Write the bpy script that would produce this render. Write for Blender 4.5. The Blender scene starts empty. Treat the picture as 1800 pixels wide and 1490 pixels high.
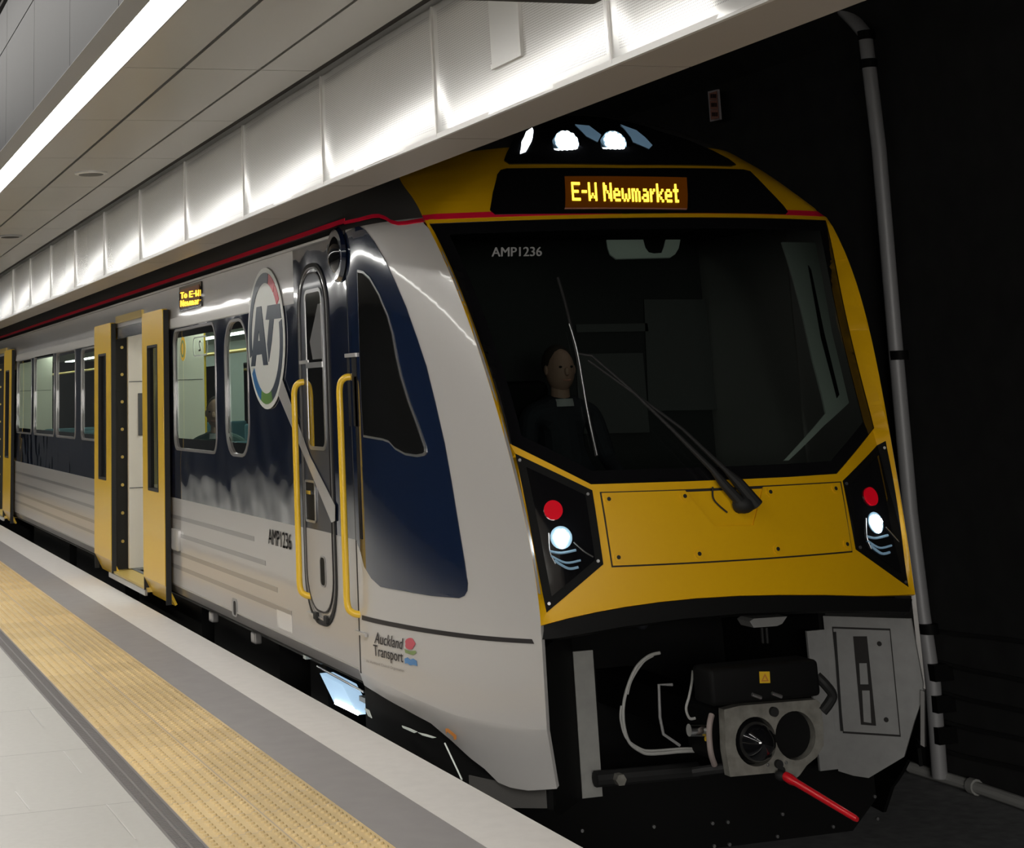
import bpy, bmesh, math, random
from mathutils import Vector, Matrix
from mathutils.geometry import tessellate_polygon
from mathutils.bvhtree import BVHTree
random.seed(7)
S = bpy.context.scene
COL = S.collection
# ---------------------------------------------------------------- camera
F_, PX, PY, YAW, PIT, ROL = 3040.45885, 600.0, -100.0, 0.30788, -0.25141, -0.03753
def _rot(a, k):
    c, s = math.cos(a), math.sin(a)
    return Matrix(((c,-s,0),(s,c,0),(0,0,1))) if k == 'z' else Matrix(((1,0,0),(0,c,-s),(0,s,c)))
R = _rot(ROL,'z') @ _rot(PIT,'x') @ Matrix(((1,0,0),(0,0,-1),(0,1,0))) @ _rot(YAW,'z')
EYE = Vector((0,0,1.6))
cam = bpy.data.cameras.new('camera'); co = bpy.data.objects.new('camera', cam); COL.objects.link(co)
m = Matrix((R[0], -R[1], -R[2])).transposed().to_4x4(); m.translation = EYE; co.matrix_world = m
cam.sensor_fit = 'HORIZONTAL'; cam.sensor_width = 36; cam.lens = F_/1800*36
cam.shift_x = (900-PX)/1800; cam.shift_y = -(745-PY)/1800
cam.clip_start = .05; cam.clip_end = 200
S.camera = co
S.view_settings.view_transform = 'Standard'; S.view_settings.look = 'None'
S.view_settings.gamma = 1; S.view_settings.use_curve_mapping = False
S.view_settings.exposure = 0.0
w = bpy.data.worlds.new('world'); S.world = w; w.use_nodes = True
w.node_tree.nodes['Background'].inputs[0].default_value = (.02,.022,.026,1)
w.node_tree.nodes['Background'].inputs[1].default_value = .12
def area(name, loc, size, power, rot=(0,0,0), col=(1,.96,.9)):
    l = bpy.data.lights.new(name,'AREA'); l.shape='RECTANGLE'; l.size, l.size_y = size; l.energy = power; l.color = col
    o = bpy.data.objects.new(name, l); o.location = loc; o.rotation_euler = rot; COL.objects.link(o); return o
# added fill lights without fixtures: high over the platform, and facing the train nose
area('platform_fill', (0,6,4.85), (1.6,34), 560)
area('nose_fill', (-1.5,-8.5,2.4), (5,2.2), 620, (math.radians(84),0,math.radians(-16)))

def ray(x, y): return (R.transposed() @ Vector(((x-PX)/F_, (y-PY)/F_, 1))).normalized()
def onx(p, X): d = ray(*p); return EYE + d*((X-EYE.x)/d.x)
def ony(p, Y): d = ray(*p); return EYE + d*((Y-EYE.y)/d.y)
def onz(p, Z): d = ray(*p); return EYE + d*((Z-EYE.z)/d.z)
# ---------------------------------------------------------------- materials
def mat(name, col, rough=.5, metal=0., emit=None, es=0., noise=0., nscale=8., coat=0., bump=0., bscale=3., spec=.5, alpha=1.):
    m = bpy.data.materials.new(name); m.use_nodes = True; nt = m.node_tree; b = nt.nodes['Principled BSDF']
    b.inputs['Base Color'].default_value = (*col,1); b.inputs['Roughness'].default_value = rough
    b.inputs['Metallic'].default_value = metal; b.inputs['Coat Weight'].default_value = coat
    b.inputs['Coat Roughness'].default_value = .04; b.inputs['Specular IOR Level'].default_value = spec
    if emit: b.inputs['Emission Color'].default_value = (*emit,1); b.inputs['Emission Strength'].default_value = es
    tc = nt.nodes.new('ShaderNodeTexCoord')
    if noise:
        n = nt.nodes.new('ShaderNodeTexNoise'); n.inputs['Scale'].default_value = nscale; n.inputs['Detail'].default_value = 6
        nt.links.new(tc.outputs['Object'], n.inputs['Vector'])
        mr = nt.nodes.new('ShaderNodeMapRange'); mr.inputs[3].default_value = 1-noise; mr.inputs[4].default_value = 1+noise
        mr.inputs[1].default_value=.25; mr.inputs[2].default_value=.75
        nt.links.new(n.outputs['Fac'], mr.inputs[0])
        mx = nt.nodes.new('ShaderNodeVectorMath'); mx.operation='SCALE'; mx.inputs[0].default_value = col
        nt.links.new(mr.outputs[0], mx.inputs['Scale']); nt.links.new(mx.outputs[0], b.inputs['Base Color'])
    if bump:
        n = nt.nodes.new('ShaderNodeTexNoise'); n.inputs['Scale'].default_value = bscale; n.inputs['Detail'].default_value = 1
        nt.links.new(tc.outputs['Object'], n.inputs['Vector'])
        bp = nt.nodes.new('ShaderNodeBump'); bp.inputs['Strength'].default_value = 1; bp.inputs['Distance'].default_value = bump
        nt.links.new(n.outputs['Fac'], bp.inputs['Height']); nt.links.new(bp.outputs[0], b.inputs['Normal'])
        if coat: nt.links.new(bp.outputs[0], b.inputs['Coat Normal'])
    return m
def glassmat(name, tint, trans, rough=.02, refl=1.0):
    m = bpy.data.materials.new(name); m.use_nodes = True; nt = m.node_tree
    for n in list(nt.nodes):
        if n.type != 'OUTPUT_MATERIAL': nt.nodes.remove(n)
    out = nt.nodes['Material Output']
    tr = nt.nodes.new('ShaderNodeBsdfTransparent'); tr.inputs[0].default_value = (*[c*trans for c in tint],1)
    gl = nt.nodes.new('ShaderNodeBsdfGlossy'); gl.inputs['Roughness'].default_value = rough; gl.inputs['Color'].default_value=(refl,)*3+(1,)
    fr = nt.nodes.new('ShaderNodeFresnel'); fr.inputs['IOR'].default_value = 1.5
    mx = nt.nodes.new('ShaderNodeMixShader')
    nt.links.new(fr.outputs[0], mx.inputs[0]); nt.links.new(tr.outputs[0], mx.inputs[1]); nt.links.new(gl.outputs[0], mx.inputs[2])
    nt.links.new(mx.outputs[0], out.inputs[0]); return m
def mathn(nt, op, a, b=None, clamp=False):
    n = nt.nodes.new('ShaderNodeMath'); n.operation = op; n.use_clamp = clamp
    for i, v in enumerate((a, b)):
        if v is None: continue
        if isinstance(v, (int,float)): n.inputs[i].default_value = v
        else: nt.links.new(v, n.inputs[i])
    return n.outputs[0]
def M_tile(name, col, jcol, sx, sy, ox, oy, jw=.004, var=.05, rough=.45, noise=.04, nscale=30):
    m = mat(name, col, rough); nt = m.node_tree; b = nt.nodes['Principled BSDF']
    tc = nt.nodes.new('ShaderNodeTexCoord'); sp = nt.nodes.new('ShaderNodeSeparateXYZ'); nt.links.new(tc.outputs['Object'], sp.inputs[0])
    ax = mathn(nt,'DIVIDE', mathn(nt,'SUBTRACT', sp.outputs[0], ox), sx); ay = mathn(nt,'DIVIDE', mathn(nt,'SUBTRACT', sp.outputs[1], oy), sy)
    fx = mathn(nt,'FRACT', ax); fy = mathn(nt,'FRACT', ay)
    jx = mathn(nt,'LESS_THAN', fx, jw/sx); jy = mathn(nt,'LESS_THAN', fy, jw/sy); j = mathn(nt,'MAXIMUM', jx, jy)
    cb = nt.nodes.new('ShaderNodeCombineXYZ'); nt.links.new(mathn(nt,'FLOOR',ax), cb.inputs[0]); nt.links.new(mathn(nt,'FLOOR',ay), cb.inputs[1])
    wn = nt.nodes.new('ShaderNodeTexWhiteNoise'); nt.links.new(cb.outputs[0], wn.inputs['Vector'])
    n = nt.nodes.new('ShaderNodeTexNoise'); n.inputs['Scale'].default_value = nscale; n.inputs['Detail'].default_value = 8; nt.links.new(tc.outputs['Object'], n.inputs['Vector'])
    f = mathn(nt,'ADD', mathn(nt,'MULTIPLY', wn.outputs['Value'], var*2), 1-var)
    f2 = mathn(nt,'ADD', mathn(nt,'MULTIPLY', n.outputs['Fac'], noise*4), 1-noise*2); f = mathn(nt,'MULTIPLY', f, f2)
    sc = nt.nodes.new('ShaderNodeVectorMath'); sc.operation='SCALE'; sc.inputs[0].default_value = col; nt.links.new(f, sc.inputs['Scale'])
    mx = nt.nodes.new('ShaderNodeMix'); mx.data_type='RGBA'; nt.links.new(j, mx.inputs[0]); nt.links.new(sc.outputs[0], mx.inputs[6]); mx.inputs[7].default_value = (*jcol,1)
    nt.links.new(mx.outputs[2], b.inputs['Base Color']); return m
MT = dict(
 silver=mat('silver_paint',(.47,.455,.44),.3,.25,coat=.5,bump=.0015,bscale=2.2),
 silver_nose=mat('silver_paint_nose',(.54,.525,.51),.3,.15,coat=.6),
 stripe=mat('grey_stripe_paint',(.25,.24,.235),.3,.2,coat=.5),
 white_paint=mat('white_strip_paint',(.72,.70,.67),.25,0,coat=.5),
 navy=mat('navy_gloss_paint',(.004,.009,.028),.12,0,coat=1,bump=.012,bscale=2.8),
 navy2=mat('navy_nose_paint',(.006,.014,.042),.1,0,coat=1,bump=.002,bscale=2.0),
 navydoor=mat('navy_door_paint',(.02,.024,.035),.38,0,coat=.12),
 silver_door=mat('silver_door_paint',(.47,.455,.44),.42,.15),
 roof=mat('roof_grey_paint',(.11,.105,.10),.42,.1),
 yellow=mat('yellow_front_paint',(.86,.47,.002),.38,0,coat=.15),
 yellowdoor=mat('yellow_door_paint',(.84,.53,.035),.3,0,coat=.3),
 red=mat('red_line_paint',(.85,.01,.05),.35),
 black=mat('satin_black',(.007,.007,.007),.6,spec=.12),
 gloss_black=mat('gloss_black',(.006,.006,.007),.06,0,coat=.5),
 rubber=mat('black_rubber',(.01,.01,.01),.7),
 steel=mat('brushed_steel',(.5,.5,.5),.3,.9),
 chrome=mat('bright_metal',(.75,.75,.75),.15,1),
 plate=mat('cast_steel_plate',(.27,.26,.23),.5,.3,noise=.3,nscale=20),
 grey_metal=mat('grey_painted_metal',(.3,.3,.295),.5,.1,noise=.1,nscale=15),
 strip_metal=mat('grey_guide_metal',(.36,.36,.34),.5,.1,noise=.1,nscale=15),
 red_bar=mat('red_plastic',(.75,.01,.02),.3,0,coat=.5),
 red_lens=mat('red_lens',(.5,.005,.015),.15,0,(.6,.0,.01),.35,coat=1),
 white_led=mat('white_led',(1,1,1),.3,0,(.88,.96,1),14),
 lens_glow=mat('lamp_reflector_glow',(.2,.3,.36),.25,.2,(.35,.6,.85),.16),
 amber=mat('amber_led',(.3,.1,0),.5,0,(1,.55,.03),4.5),
 amber_dim=mat('amber_panel_glow',(.03,.01,0),.4,0,(.5,.12,0),.09),
 glass=glassmat('green_window_glass',(.68,.85,.75),.9),
 dglass=glassmat('dark_windscreen_glass',(.9,1,.95),.56,.02,.8),
 blackglass=mat('black_side_glass',(.006,.006,.006),.05,0,coat=1),
 bulk=None, light=mat('led_diffuser',(1,1,1),.5,0,(1,.985,.94),16),
 wallgrey=mat('upper_wall_panel',(.024,.028,.033),.5,.1,noise=.08,nscale=2),
 fascia=mat('fascia_metal',(.33,.335,.34),.45,.2),
 ceil=mat('satin_ceiling_panel',(.5,.485,.46),.3,.5),
 gap=mat('dark_joint',(.015,.013,.012),.7),
 beige=mat('beige_soffit',(.33,.295,.265),.45,.05),
 concrete=mat('dark_track_slab',(.28,.285,.29),.8,noise=.25,nscale=10),
 tunnel=mat('black_tunnel_wall',(.02,.02,.02),.9,noise=.3,nscale=5),
 pipe=mat('dark_grey_pipe',(.45,.45,.46),.5,.2),
 conduit=mat('grey_conduit',(.5,.5,.48),.6),
 whitefloor=mat('pale_edge_paver',(.70,.67,.635),.5,noise=.04,nscale=14),
 darkfloor=mat('dark_grey_paver',(.27,.255,.25),.5,noise=.06,nscale=9),
 grate=mat('drain_grate',(.2,.185,.185),.45,.3),
 interior=mat('interior_panel',(.72,.67,.58),.5),
 intgreen=mat('interior_lining',(.42,.46,.43),.5),
 seat=mat('seat_fabric',(.05,.13,.16),.8), intfloor=mat('interior_floor',(.16,.17,.17),.6),
 pole=mat('yellow_pole',(.75,.5,.03),.3), intlight=mat('interior_light',(1,1,1),.5,0,(.97,1,.95),11),
 ctrl=mat('control_panel_grey',(.07,.07,.07),.4), skin=mat('skin',(.45,.27,.2),.6), hair=mat('dark_hair',(.03,.02,.015),.7),
 jacket=mat('dark_green_jacket',(.02,.06,.055),.8), uniform=mat('dark_uniform',(.02,.022,.03),.8), shirt=mat('white_shirt',(.5,.5,.5),.7),
 decal_black=mat('black_lettering',(.02,.018,.02),.5), decal_grey=mat('grey_lettering',(.34,.34,.34),.5), dtext=mat('faded_lettering',(.24,.22,.2),.5),
 logo_white=mat('logo_white',(.68,.69,.65),.3), logo_dark=mat('logo_dark',(.035,.05,.075),.3), logo_red=mat('logo_red',(.5,.03,.05),.3),
 logo_green=mat('logo_green',(.12,.25,.06),.3), logo_blue=mat('logo_blue',(.02,.14,.36),.3), pink=mat('flower_red',(.55,.1,.13),.5),
 leaf=mat('flower_green',(.22,.3,.12),.5), wave=mat('wave_blue',(.1,.25,.5),.5), orange=mat('orange_mark',(.6,.22,.04),.6),
 stickyellow=mat('yellow_sticker',(.8,.5,.02),.5), tag_pink=mat('faded_red_sign',(.65,.28,.2),.6), tagframe=mat('sign_frame',(.8,.72,.74),.6), tagtext=mat('sign_marks',(.06,.02,.015),.6),
 hose_grey=mat('grey_hose',(.33,.27,.25),.5),
 cable=mat('pale_cable',(.42,.42,.4),.5), darkcab=mat('cab_lining',(.025,.026,.027),.6), cabpale=mat('cab_pale_panel',(.75,.8,.75),.6),
 cabmid=mat('cab_grey_panel',(.10,.10,.10),.7), sign_blue=mat('screen_blue',(0,.1,.4),.5,0,(0,.3,1),5), steplight=mat('step_light',(.6,.75,.9),.3,.3,(.5,.75,1),.7),
 gold=mat('gold_door_sill',(.62,.45,.12),.4,.3),
)
MT['floor'] = M_tile('platform_tile',(.435,.425,.40),(.22,.21,.2),1.2,1.2,.205,7.62-.002-1.2*9,jw=.006,var=.03,noise=.035)
MT['tactile'] = M_tile('tactile_paver',(.60,.445,.22),(.36,.3,.25),.31,.3,1.515,0.0,jw=.005,var=.09,noise=.05,nscale=12)
# perforated white bulkhead metal
def perf():
    m = mat('perforated_white_metal',(.8,.79,.77),.2,.4); nt = m.node_tree; b = nt.nodes['Principled BSDF']
    tc = nt.nodes.new('ShaderNodeTexCoord'); sp = nt.nodes.new('ShaderNodeSeparateXYZ'); nt.links.new(tc.outputs['Object'], sp.inputs[0])
    P = .0085
    a = mathn(nt,'DIVIDE', sp.outputs[1], P); c = mathn(nt,'DIVIDE', sp.outputs[2], P)
    u = mathn(nt,'SUBTRACT', mathn(nt,'FRACT', a), .5); v = mathn(nt,'SUBTRACT', mathn(nt,'FRACT', c), .5)
    d = mathn(nt,'SQRT', mathn(nt,'ADD', mathn(nt,'MULTIPLY',u,u), mathn(nt,'MULTIPLY',v,v)))
    h = mathn(nt,'LESS_THAN', d, .30)
    py = mathn(nt,'FRACT', mathn(nt,'DIVIDE', mathn(nt,'SUBTRACT', sp.outputs[1], 4.58-15), 1.5))
    inb = mathn(nt,'MULTIPLY', mathn(nt,'GREATER_THAN', py, .03), mathn(nt,'LESS_THAN', py, .97))
    inb = mathn(nt,'MULTIPLY', inb, mathn(nt,'MULTIPLY', mathn(nt,'GREATER_THAN', sp.outputs[2], 2.535), mathn(nt,'LESS_THAN', sp.outputs[2], 2.975)))
    h = mathn(nt,'MULTIPLY', h, inb)
    mx = nt.nodes.new('ShaderNodeMix'); mx.data_type='RGBA'; nt.links.new(h, mx.inputs[0]); mx.inputs[6].default_value=(.82,.81,.79,1); mx.inputs[7].default_value=(.45,.44,.43,1)
    nt.links.new(mx.outputs[2], b.inputs['Base Color']); return m
MT['bulk'] = perf()
MT['trimwhite'] = mat('white_trim_metal',(.66,.65,.63),.3,.2)

# ---------------------------------------------------------------- builders
class MB:
    def __init__(s): s.v=[]; s.f=[]
    def add(s, vs, fs):
        o=len(s.v); s.v += [tuple(v) for v in vs]; s.f += [tuple(o+i for i in f) for f in fs]; return s
    def box(s, x0,x1,y0,y1,z0,z1, M=None):
        vs=[Vector((x,y,z)) for z in (z0,z1) for y in (y0,y1) for x in (x0,x1)]
        if M: vs=[M@v for v in vs]
        return s.add(vs,[(0,2,3,1),(4,5,7,6),(0,1,5,4),(1,3,7,5),(3,2,6,7),(2,0,4,6)])
    def cbox(s, c, h, M=Matrix.Identity(3)):
        c=Vector(c); vs=[c+M@Vector((x*h[0],y*h[1],z*h[2])) for z in (-1,1) for y in (-1,1) for x in (-1,1)]
        return s.add(vs,[(0,2,3,1),(4,5,7,6),(0,1,5,4),(1,3,7,5),(3,2,6,7),(2,0,4,6)])
    def bbox(s, x0,x1,y0,y1,z0,z1, b):
        """box with chamfered vertical and horizontal edges"""
        bm=bmesh.new(); bmesh.ops.create_cube(bm,size=1)
        for v in bm.verts: v.co=Vector(((x0+x1)/2+v.co.x*(x1-x0),(y0+y1)/2+v.co.y*(y1-y0),(z0+z1)/2+v.co.z*(z1-z0)))
        bmesh.ops.bevel(bm,geom=bm.edges[:],offset=b,segments=3,affect='EDGES',profile=.5)
        bm.verts.index_update(); s.add([v.co for v in bm.verts],[[v.index for v in f.verts] for f in bm.faces]); bm.free(); return s
    def tube(s, pts, r, n=10, cap=True):
        pts=[Vector(p) for p in pts]; rs=r if isinstance(r,(list,tuple)) else [r]*len(pts)
        o=len(s.v); up=None
        for i,p in enumerate(pts):
            d=(pts[min(i+1,len(pts)-1)]-pts[max(i-1,0)]).normalized()
            if up is None: up = Vector((0,0,1)) if abs(d.z)<.9 else Vector((1,0,0))
            a=d.cross(up).normalized(); b=a.cross(d).normalized(); up=b
            for k in range(n):
                t=2*math.pi*k/n; s.v.append(tuple(p+(a*math.cos(t)+b*math.sin(t))*rs[i]))
        for i in range(len(pts)-1):
            for k in range(n):
                s.f.append((o+i*n+k,o+i*n+(k+1)%n,o+(i+1)*n+(k+1)%n,o+(i+1)*n+k))
        if cap: s.f.append(tuple(o+k for k in range(n))[::-1]); s.f.append(tuple(o+(len(pts)-1)*n+k for k in range(n)))
        return s
    def ball(s, c, r, sc=(1,1,1), n=16, half=None):
        c=Vector(c); o=len(s.v); m=n//2
        for i in range(m+1):
            th=math.pi*i/m
            for k in range(n):
                t=2*math.pi*k/n
                s.v.append(tuple(c+Vector((math.sin(th)*math.cos(t)*sc[0],math.sin(th)*math.sin(t)*sc[1],math.cos(th)*sc[2]))*r))
        for i in range(m):
            for k in range(n): s.f.append((o+i*n+k,o+i*n+(k+1)%n,o+(i+1)*n+(k+1)%n,o+(i+1)*n+k))
        return s
def smoothpath(pts, n=8):
    P=[Vector(p) for p in pts]; out=[]
    for i in range(len(P)-1):
        a=P[max(i-1,0)];b=P[i];c=P[i+1];d=P[min(i+2,len(P)-1)]
        for k in range(n):
            t=k/n; out.append(.5*((2*b)+(c-a)*t+(2*a-5*b+4*c-d)*t*t+(3*b-a-3*c+d)*t**3))
    out.append(P[-1]); return out
def link(name, me, m, parent=None, smooth=False):
    me.materials.append(MT[m] if isinstance(m,str) else m)
    if smooth:
        for p in me.polygons: p.use_smooth=True
    o=bpy.data.objects.new(name, me); COL.objects.link(o)
    if parent: o.parent=parent
    return o
def obj(name, mb, m, parent=None, smooth=False):
    me=bpy.data.meshes.new(name); me.from_pydata(mb.v,[],mb.f)
    bm=bmesh.new(); bm.from_mesh(me); bmesh.ops.remove_doubles(bm,verts=bm.verts,dist=1e-6); bmesh.ops.recalc_face_normals(bm,faces=bm.faces)
    if smooth:
        for f in bm.faces: f.smooth=True
        for e in bm.edges:
            if len(e.link_faces)==2 and e.calc_face_angle(0)>.6: e.smooth=False
    bm.to_mesh(me); bm.free(); return link(name, me, m, parent)
def tag(o, label=None, cat=None, group=None, kind=None):
    for k,v in (('label',label),('category',cat),('group',group),('kind',kind)):
        if v: o[k]=v
    return o
def struct(name, mb, m, label=None, cat=None, smooth=False):
    return tag(obj(name,mb,m,None,smooth), label, cat, kind='structure')
def thing(name, loc, label, cat, group=None):
    o=bpy.data.objects.new(name,None); o.empty_display_size=.2; o.location=loc; COL.objects.link(o)
    bpy.context.view_layer.update(); return tag(o,label,cat,group)
def under(o, parent):          # parent keeping world placement (parents are unrotated empties)
    o.parent=parent; o.matrix_parent_inverse=Matrix.Translation(-Vector(parent.location)); return o
def part(name, mb, m, parent, smooth=False, label=None):
    o=obj(name,mb,m,None,smooth)
    if parent.type=='EMPTY': under(o,parent)
    else: o.parent=parent; o.matrix_parent_inverse=Matrix.Identity(4)
    if label: o['label']=label
    return o
def rrect(a0,a1,b0,b1,r,n=5):
    if not isinstance(r,(list,tuple)): r=[r]*4
    out=[]
    for (ca,cb,t0,rr) in ((a1-r[0],b1-r[0],0,r[0]),(a0+r[1],b1-r[1],90,r[1]),(a0+r[2],b0+r[2],180,r[2]),(a1-r[3],b0+r[3],270,r[3])):
        for k in range(n+1):
            t=math.radians(t0+90*k/n); out.append((ca+rr*math.cos(t),cb+rr*math.sin(t)))
    return out
def circ(a,b,r,n=24,rb=None): return [(a+r*math.cos(2*math.pi*k/n),b+(rb or r)*math.sin(2*math.pi*k/n)) for k in range(n)]
def patch(name, outers, mapf, m, parent, holes=(), step=.08, off=0., th=.01, smooth=True, label=None):
    """flat outline(s) in (a,b), cut on a grid, mapped onto a surface; mapf(a,b)->(point,outward normal)"""
    if not isinstance(outers[0][0],(tuple,list,Vector)): outers=[outers]
    bm=bmesh.new()
    for oi,outer in enumerate(outers):
        loops=[[Vector((a,b,0)) for a,b in outer]]+([[Vector((a,b,0)) for a,b in h] for h in holes] if oi==0 else [])
        flat=[v for l in loops for v in l]; tris=tessellate_polygon(loops)
        vs=[bm.verts.new(v) for v in flat]
        for t in tris:
            if len(set(t))==3:
                try: bm.faces.new([vs[i] for i in t])
                except ValueError: pass
    bmesh.ops.remove_doubles(bm,verts=bm.verts,dist=1e-6)
    if step:
        for ax in (0,1):
            lo=min(v.co[ax] for v in bm.verts); hi=max(v.co[ax] for v in bm.verts)
            k=math.floor(lo/step)+1
            while k*step<hi:
                c=Vector((0,0,0)); c[ax]=k*step; nn=Vector((0,0,0)); nn[ax]=1
                bmesh.ops.bisect_plane(bm,geom=bm.verts[:]+bm.edges[:]+bm.faces[:],plane_co=c,plane_no=nn,dist=1e-7); k+=1
    bm.verts.index_update(); V=[];Fc=[];n=len(bm.verts)
    top=[];bot=[]
    for v in bm.verts:
        p,nr=mapf(v.co.x,v.co.y); top.append(p+nr*off); bot.append(p+nr*(off-th))
    V=top+(bot if th else [])
    # orientation: compare to the outward normal
    def face_ok(idx):
        a,b,c=(top[i] for i in idx[:3]); return (b-a).cross(c-a)
    bm.verts.ensure_lookup_table(); nrm=mapf(bm.verts[0].co.x,bm.verts[0].co.y)[1]
    acc=0
    for f in bm.faces:
        ids=[v.index for v in f.verts]; acc+=face_ok(ids).dot(nrm)
    flip=acc<0
    for f in bm.faces:
        ids=[v.index for v in f.verts]
        if flip: ids=ids[::-1]
        Fc.append(tuple(ids))
        if th: Fc.append(tuple(i+n for i in ids[::-1]))
    if th:
        for e in bm.edges:
            if len(e.link_faces)==1:
                a,b=e.verts[0].index,e.verts[1].index; Fc.append((a,b,b+n,a+n))
    bm.free()
    me=bpy.data.meshes.new(name); me.from_pydata([tuple(p) for p in V],[],Fc)
    b2=bmesh.new(); b2.from_mesh(me); bmesh.ops.recalc_face_normals(b2,faces=b2.faces) if th else None
    if smooth:
        for f in b2.faces: f.smooth=True
        for e in b2.edges:
            if len(e.link_faces)==2 and e.calc_face_angle(0)>.6: e.smooth=False
    b2.to_mesh(me); b2.free()
    o=link(name, me, m)
    if parent:
        if parent.type=='EMPTY': under(o,parent)
        else: o.parent=parent
    if label: o['label']=label
    return o
def text_mesh(s, bold=0.):
    c=bpy.data.curves.new('t','FONT'); c.body=s; c.resolution_u=3
    o=bpy.data.objects.new('t',c); COL.objects.link(o); bpy.context.view_layer.update()
    me=bpy.data.meshes.new_from_object(o); bpy.data.objects.remove(o); return me
def text(name, s, mapuv, m, parent, bold=0., label=None):
    """mapuv(u,v)->world point; u 0..1 along the string, v 0..1 cap height"""
    me=text_mesh(s,bold)
    if bold:
        b2=bmesh.new(); b2.from_mesh(me); g=bmesh.ops.duplicate(b2,geom=b2.verts[:]+b2.edges[:]+b2.faces[:])
        for e_ in g['geom']:
            if isinstance(e_,bmesh.types.BMVert): e_.co.x+=bold; e_.co.y+=bold*.3
        b2.to_mesh(me); b2.free()
    xs=[v.co.x for v in me.vertices]; x0,x1=min(xs),max(xs); cap=.69
    for v in me.vertices: v.co=mapuv((v.co.x-x0)/(x1-x0), v.co.y/cap)
    o=link(name,me,m)
    if parent:
        if parent.type=='EMPTY': under(o,parent)
        else: o.parent=parent
    if label: o['label']=label
    return o
#--STRUCTURE--
# ================================================================ the station
Y0,Y1=-9.0,33.0
XE=2.73
struct('floor', MB().box(-6.5,1.405,Y0,Y1,-.15,0), 'floor')
struct('trim_1', MB().box(1.515,2.135,Y0,Y1,-.15,-.002), 'tactile')
b=MB()                                   # raised studs on the tactile paving, 50 mm apart
y=4.6
while y<30:
    for k in range(12):
        x=1.515+.031+k*.0508
        if x>2.125: break
        lx,ly,hh=.0145,.0145,.005
        o=len(b.v); n=8 if y<16 else 4
        for (r,z) in ((1,-.002),(.68,hh)):
            for q in range(n):
                t=2*math.pi*(q+.5)/n; b.v.append((x+lx*r*math.cos(t),y+ly*r*math.sin(t),z))
        b.f+=[(o+q,o+(q+1)%n,o+n+(q+1)%n,o+n+q) for q in range(n)]+[tuple(o+n+q for q in range(n))]
    y+=.05
studs=obj('tactile_studs',b,'tactile'); tag(studs,kind='structure'); studs.name='trim_2'
struct('trim_3', MB().box(2.135,2.427,Y0,Y1,-.15,-.001), 'darkfloor')
struct('trim_4', MB().box(2.427,XE,Y0,Y1,-.15,0), 'whitefloor')
struct('wall_platform_face', MB().box(2.35,XE-.06,Y0,Y1,-1.0,-.15), 'concrete')
# drain channel with slotted grate
dr=thing('floor_drain',(1.46,8,0),'long dark slotted floor drain between pale tiles and yellow tactile paving','drain')
part('channel', MB().box(1.405,1.515,Y0,Y1,-.15,-.012), 'gap', dr)
b=MB(); b.box(1.405,1.416,Y0,Y1,-.012,.001); b.box(1.504,1.515,Y0,Y1,-.012,.001); b.box(1.455,1.465,Y0,Y1,-.012,.0)
y=4.6
while y<22:
    for sx in (1.416,1.465):
        n=3
        for q in range(n):
            x0=sx+q*.039/n; x1=sx+(q+1)*.039/n; d=-.006*math.sin(math.pi*(q+.5)/n)
            b.box(x0,x1,y+d,y+.011+d,-.010,-.001)
    y+=.02
b.box(1.416,1.504,22,Y1,-.010,-.001); b.box(1.416,1.504,Y0,4.6,-.010,-.001)
part('grate', b, 'grate', dr)
# pale inlay lines in the tiles
b=MB()
for px0,px1 in (((111,1320),(143,1359)),((27,1391),(52,1423)),((187,1414),(238,1475)),((50,1245),(75,1277))):
    p=onz(px0,0); q=onz(px1,0); d=(q-p).normalized(); s=Vector((-d.y,d.x,0))*.003
    b.add([p-s+Vector((0,0,.0015)),p+s+Vector((0,0,.0015)),q+s+Vector((0,0,.0015)),q-s+Vector((0,0,.0015))],[(0,1,2,3)])
struct('trim_5', b, 'trimwhite')
# ceiling over the platform edge: metal panels with open joints
b=MB()
ys=[7.45+1.49*k for k in range(-9,18)]
for i in range(len(ys)-1):
    for (xa,xb) in ((1.335,1.6),(1.61,1.955),(1.962,2.215)):
        b.box(xa+.004,xb-.004,ys[i]+.004,ys[i+1]-.004,3.0,3.03)
struct('ceiling', b, 'ceil')
struct('ceiling_backing', MB().box(1.335,2.29,Y0,Y1,3.03,3.12), 'gap').name='trim_6'
# bulkhead over the platform edge
b=MB(); yj=[4.58+1.5*k for k in range(-6,20)]
for i in range(len(yj)-1):
    ya,yb=yj[i]+.006,yj[i+1]-.006; ny,nz=40,8; o=len(b.v)
    rnd=random.Random(i*3+1); amp=.009+.005*rnd.random(); rk=.7+.5*rnd.random()
    for jz in range(nz+1):
        for jy in range(ny+1):
            u=jy/ny; v=jz/nz; z=2.5+.5*v
            bow=amp*math.sin(math.pi*min(1,u/.93)) + (.006*rk*((u-.93)/.07)**2 if u>.93 else 0)
            bow*=.45+.55*(1-v)
            b.v.append((2.29-bow,ya+(yb-ya)*u,z))
    for jz in range(nz):
        for jy in range(ny):
            a=o+jz*(ny+1)+jy; b.f.append((a,a+ny+1,a+ny+2,a+1))
struct('wall_bulkhead', b, 'bulk', smooth=True)
b=MB()
for i in range(len(yj)-1):
    b.box(2.292,2.54,yj[i]+.004,yj[i+1]-.004,2.494,2.505)
    b.box(2.53,2.54,yj[i]+.004,yj[i+1]-.004,2.505,3.3)
struct('trim_7', b, 'beige')
b=MB()
for i in range(len(yj)-1): b.box(2.279,2.293,yj[i]-.005,yj[i]+.005,2.5,3.0)
b.box(2.280,2.294,Y0,Y1,2.492,2.512)
b.box(2.294,2.53,Y0,Y1,2.508,2.52)
b.box(2.30,2.53,Y0,Y1,2.52,3.12)
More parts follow.
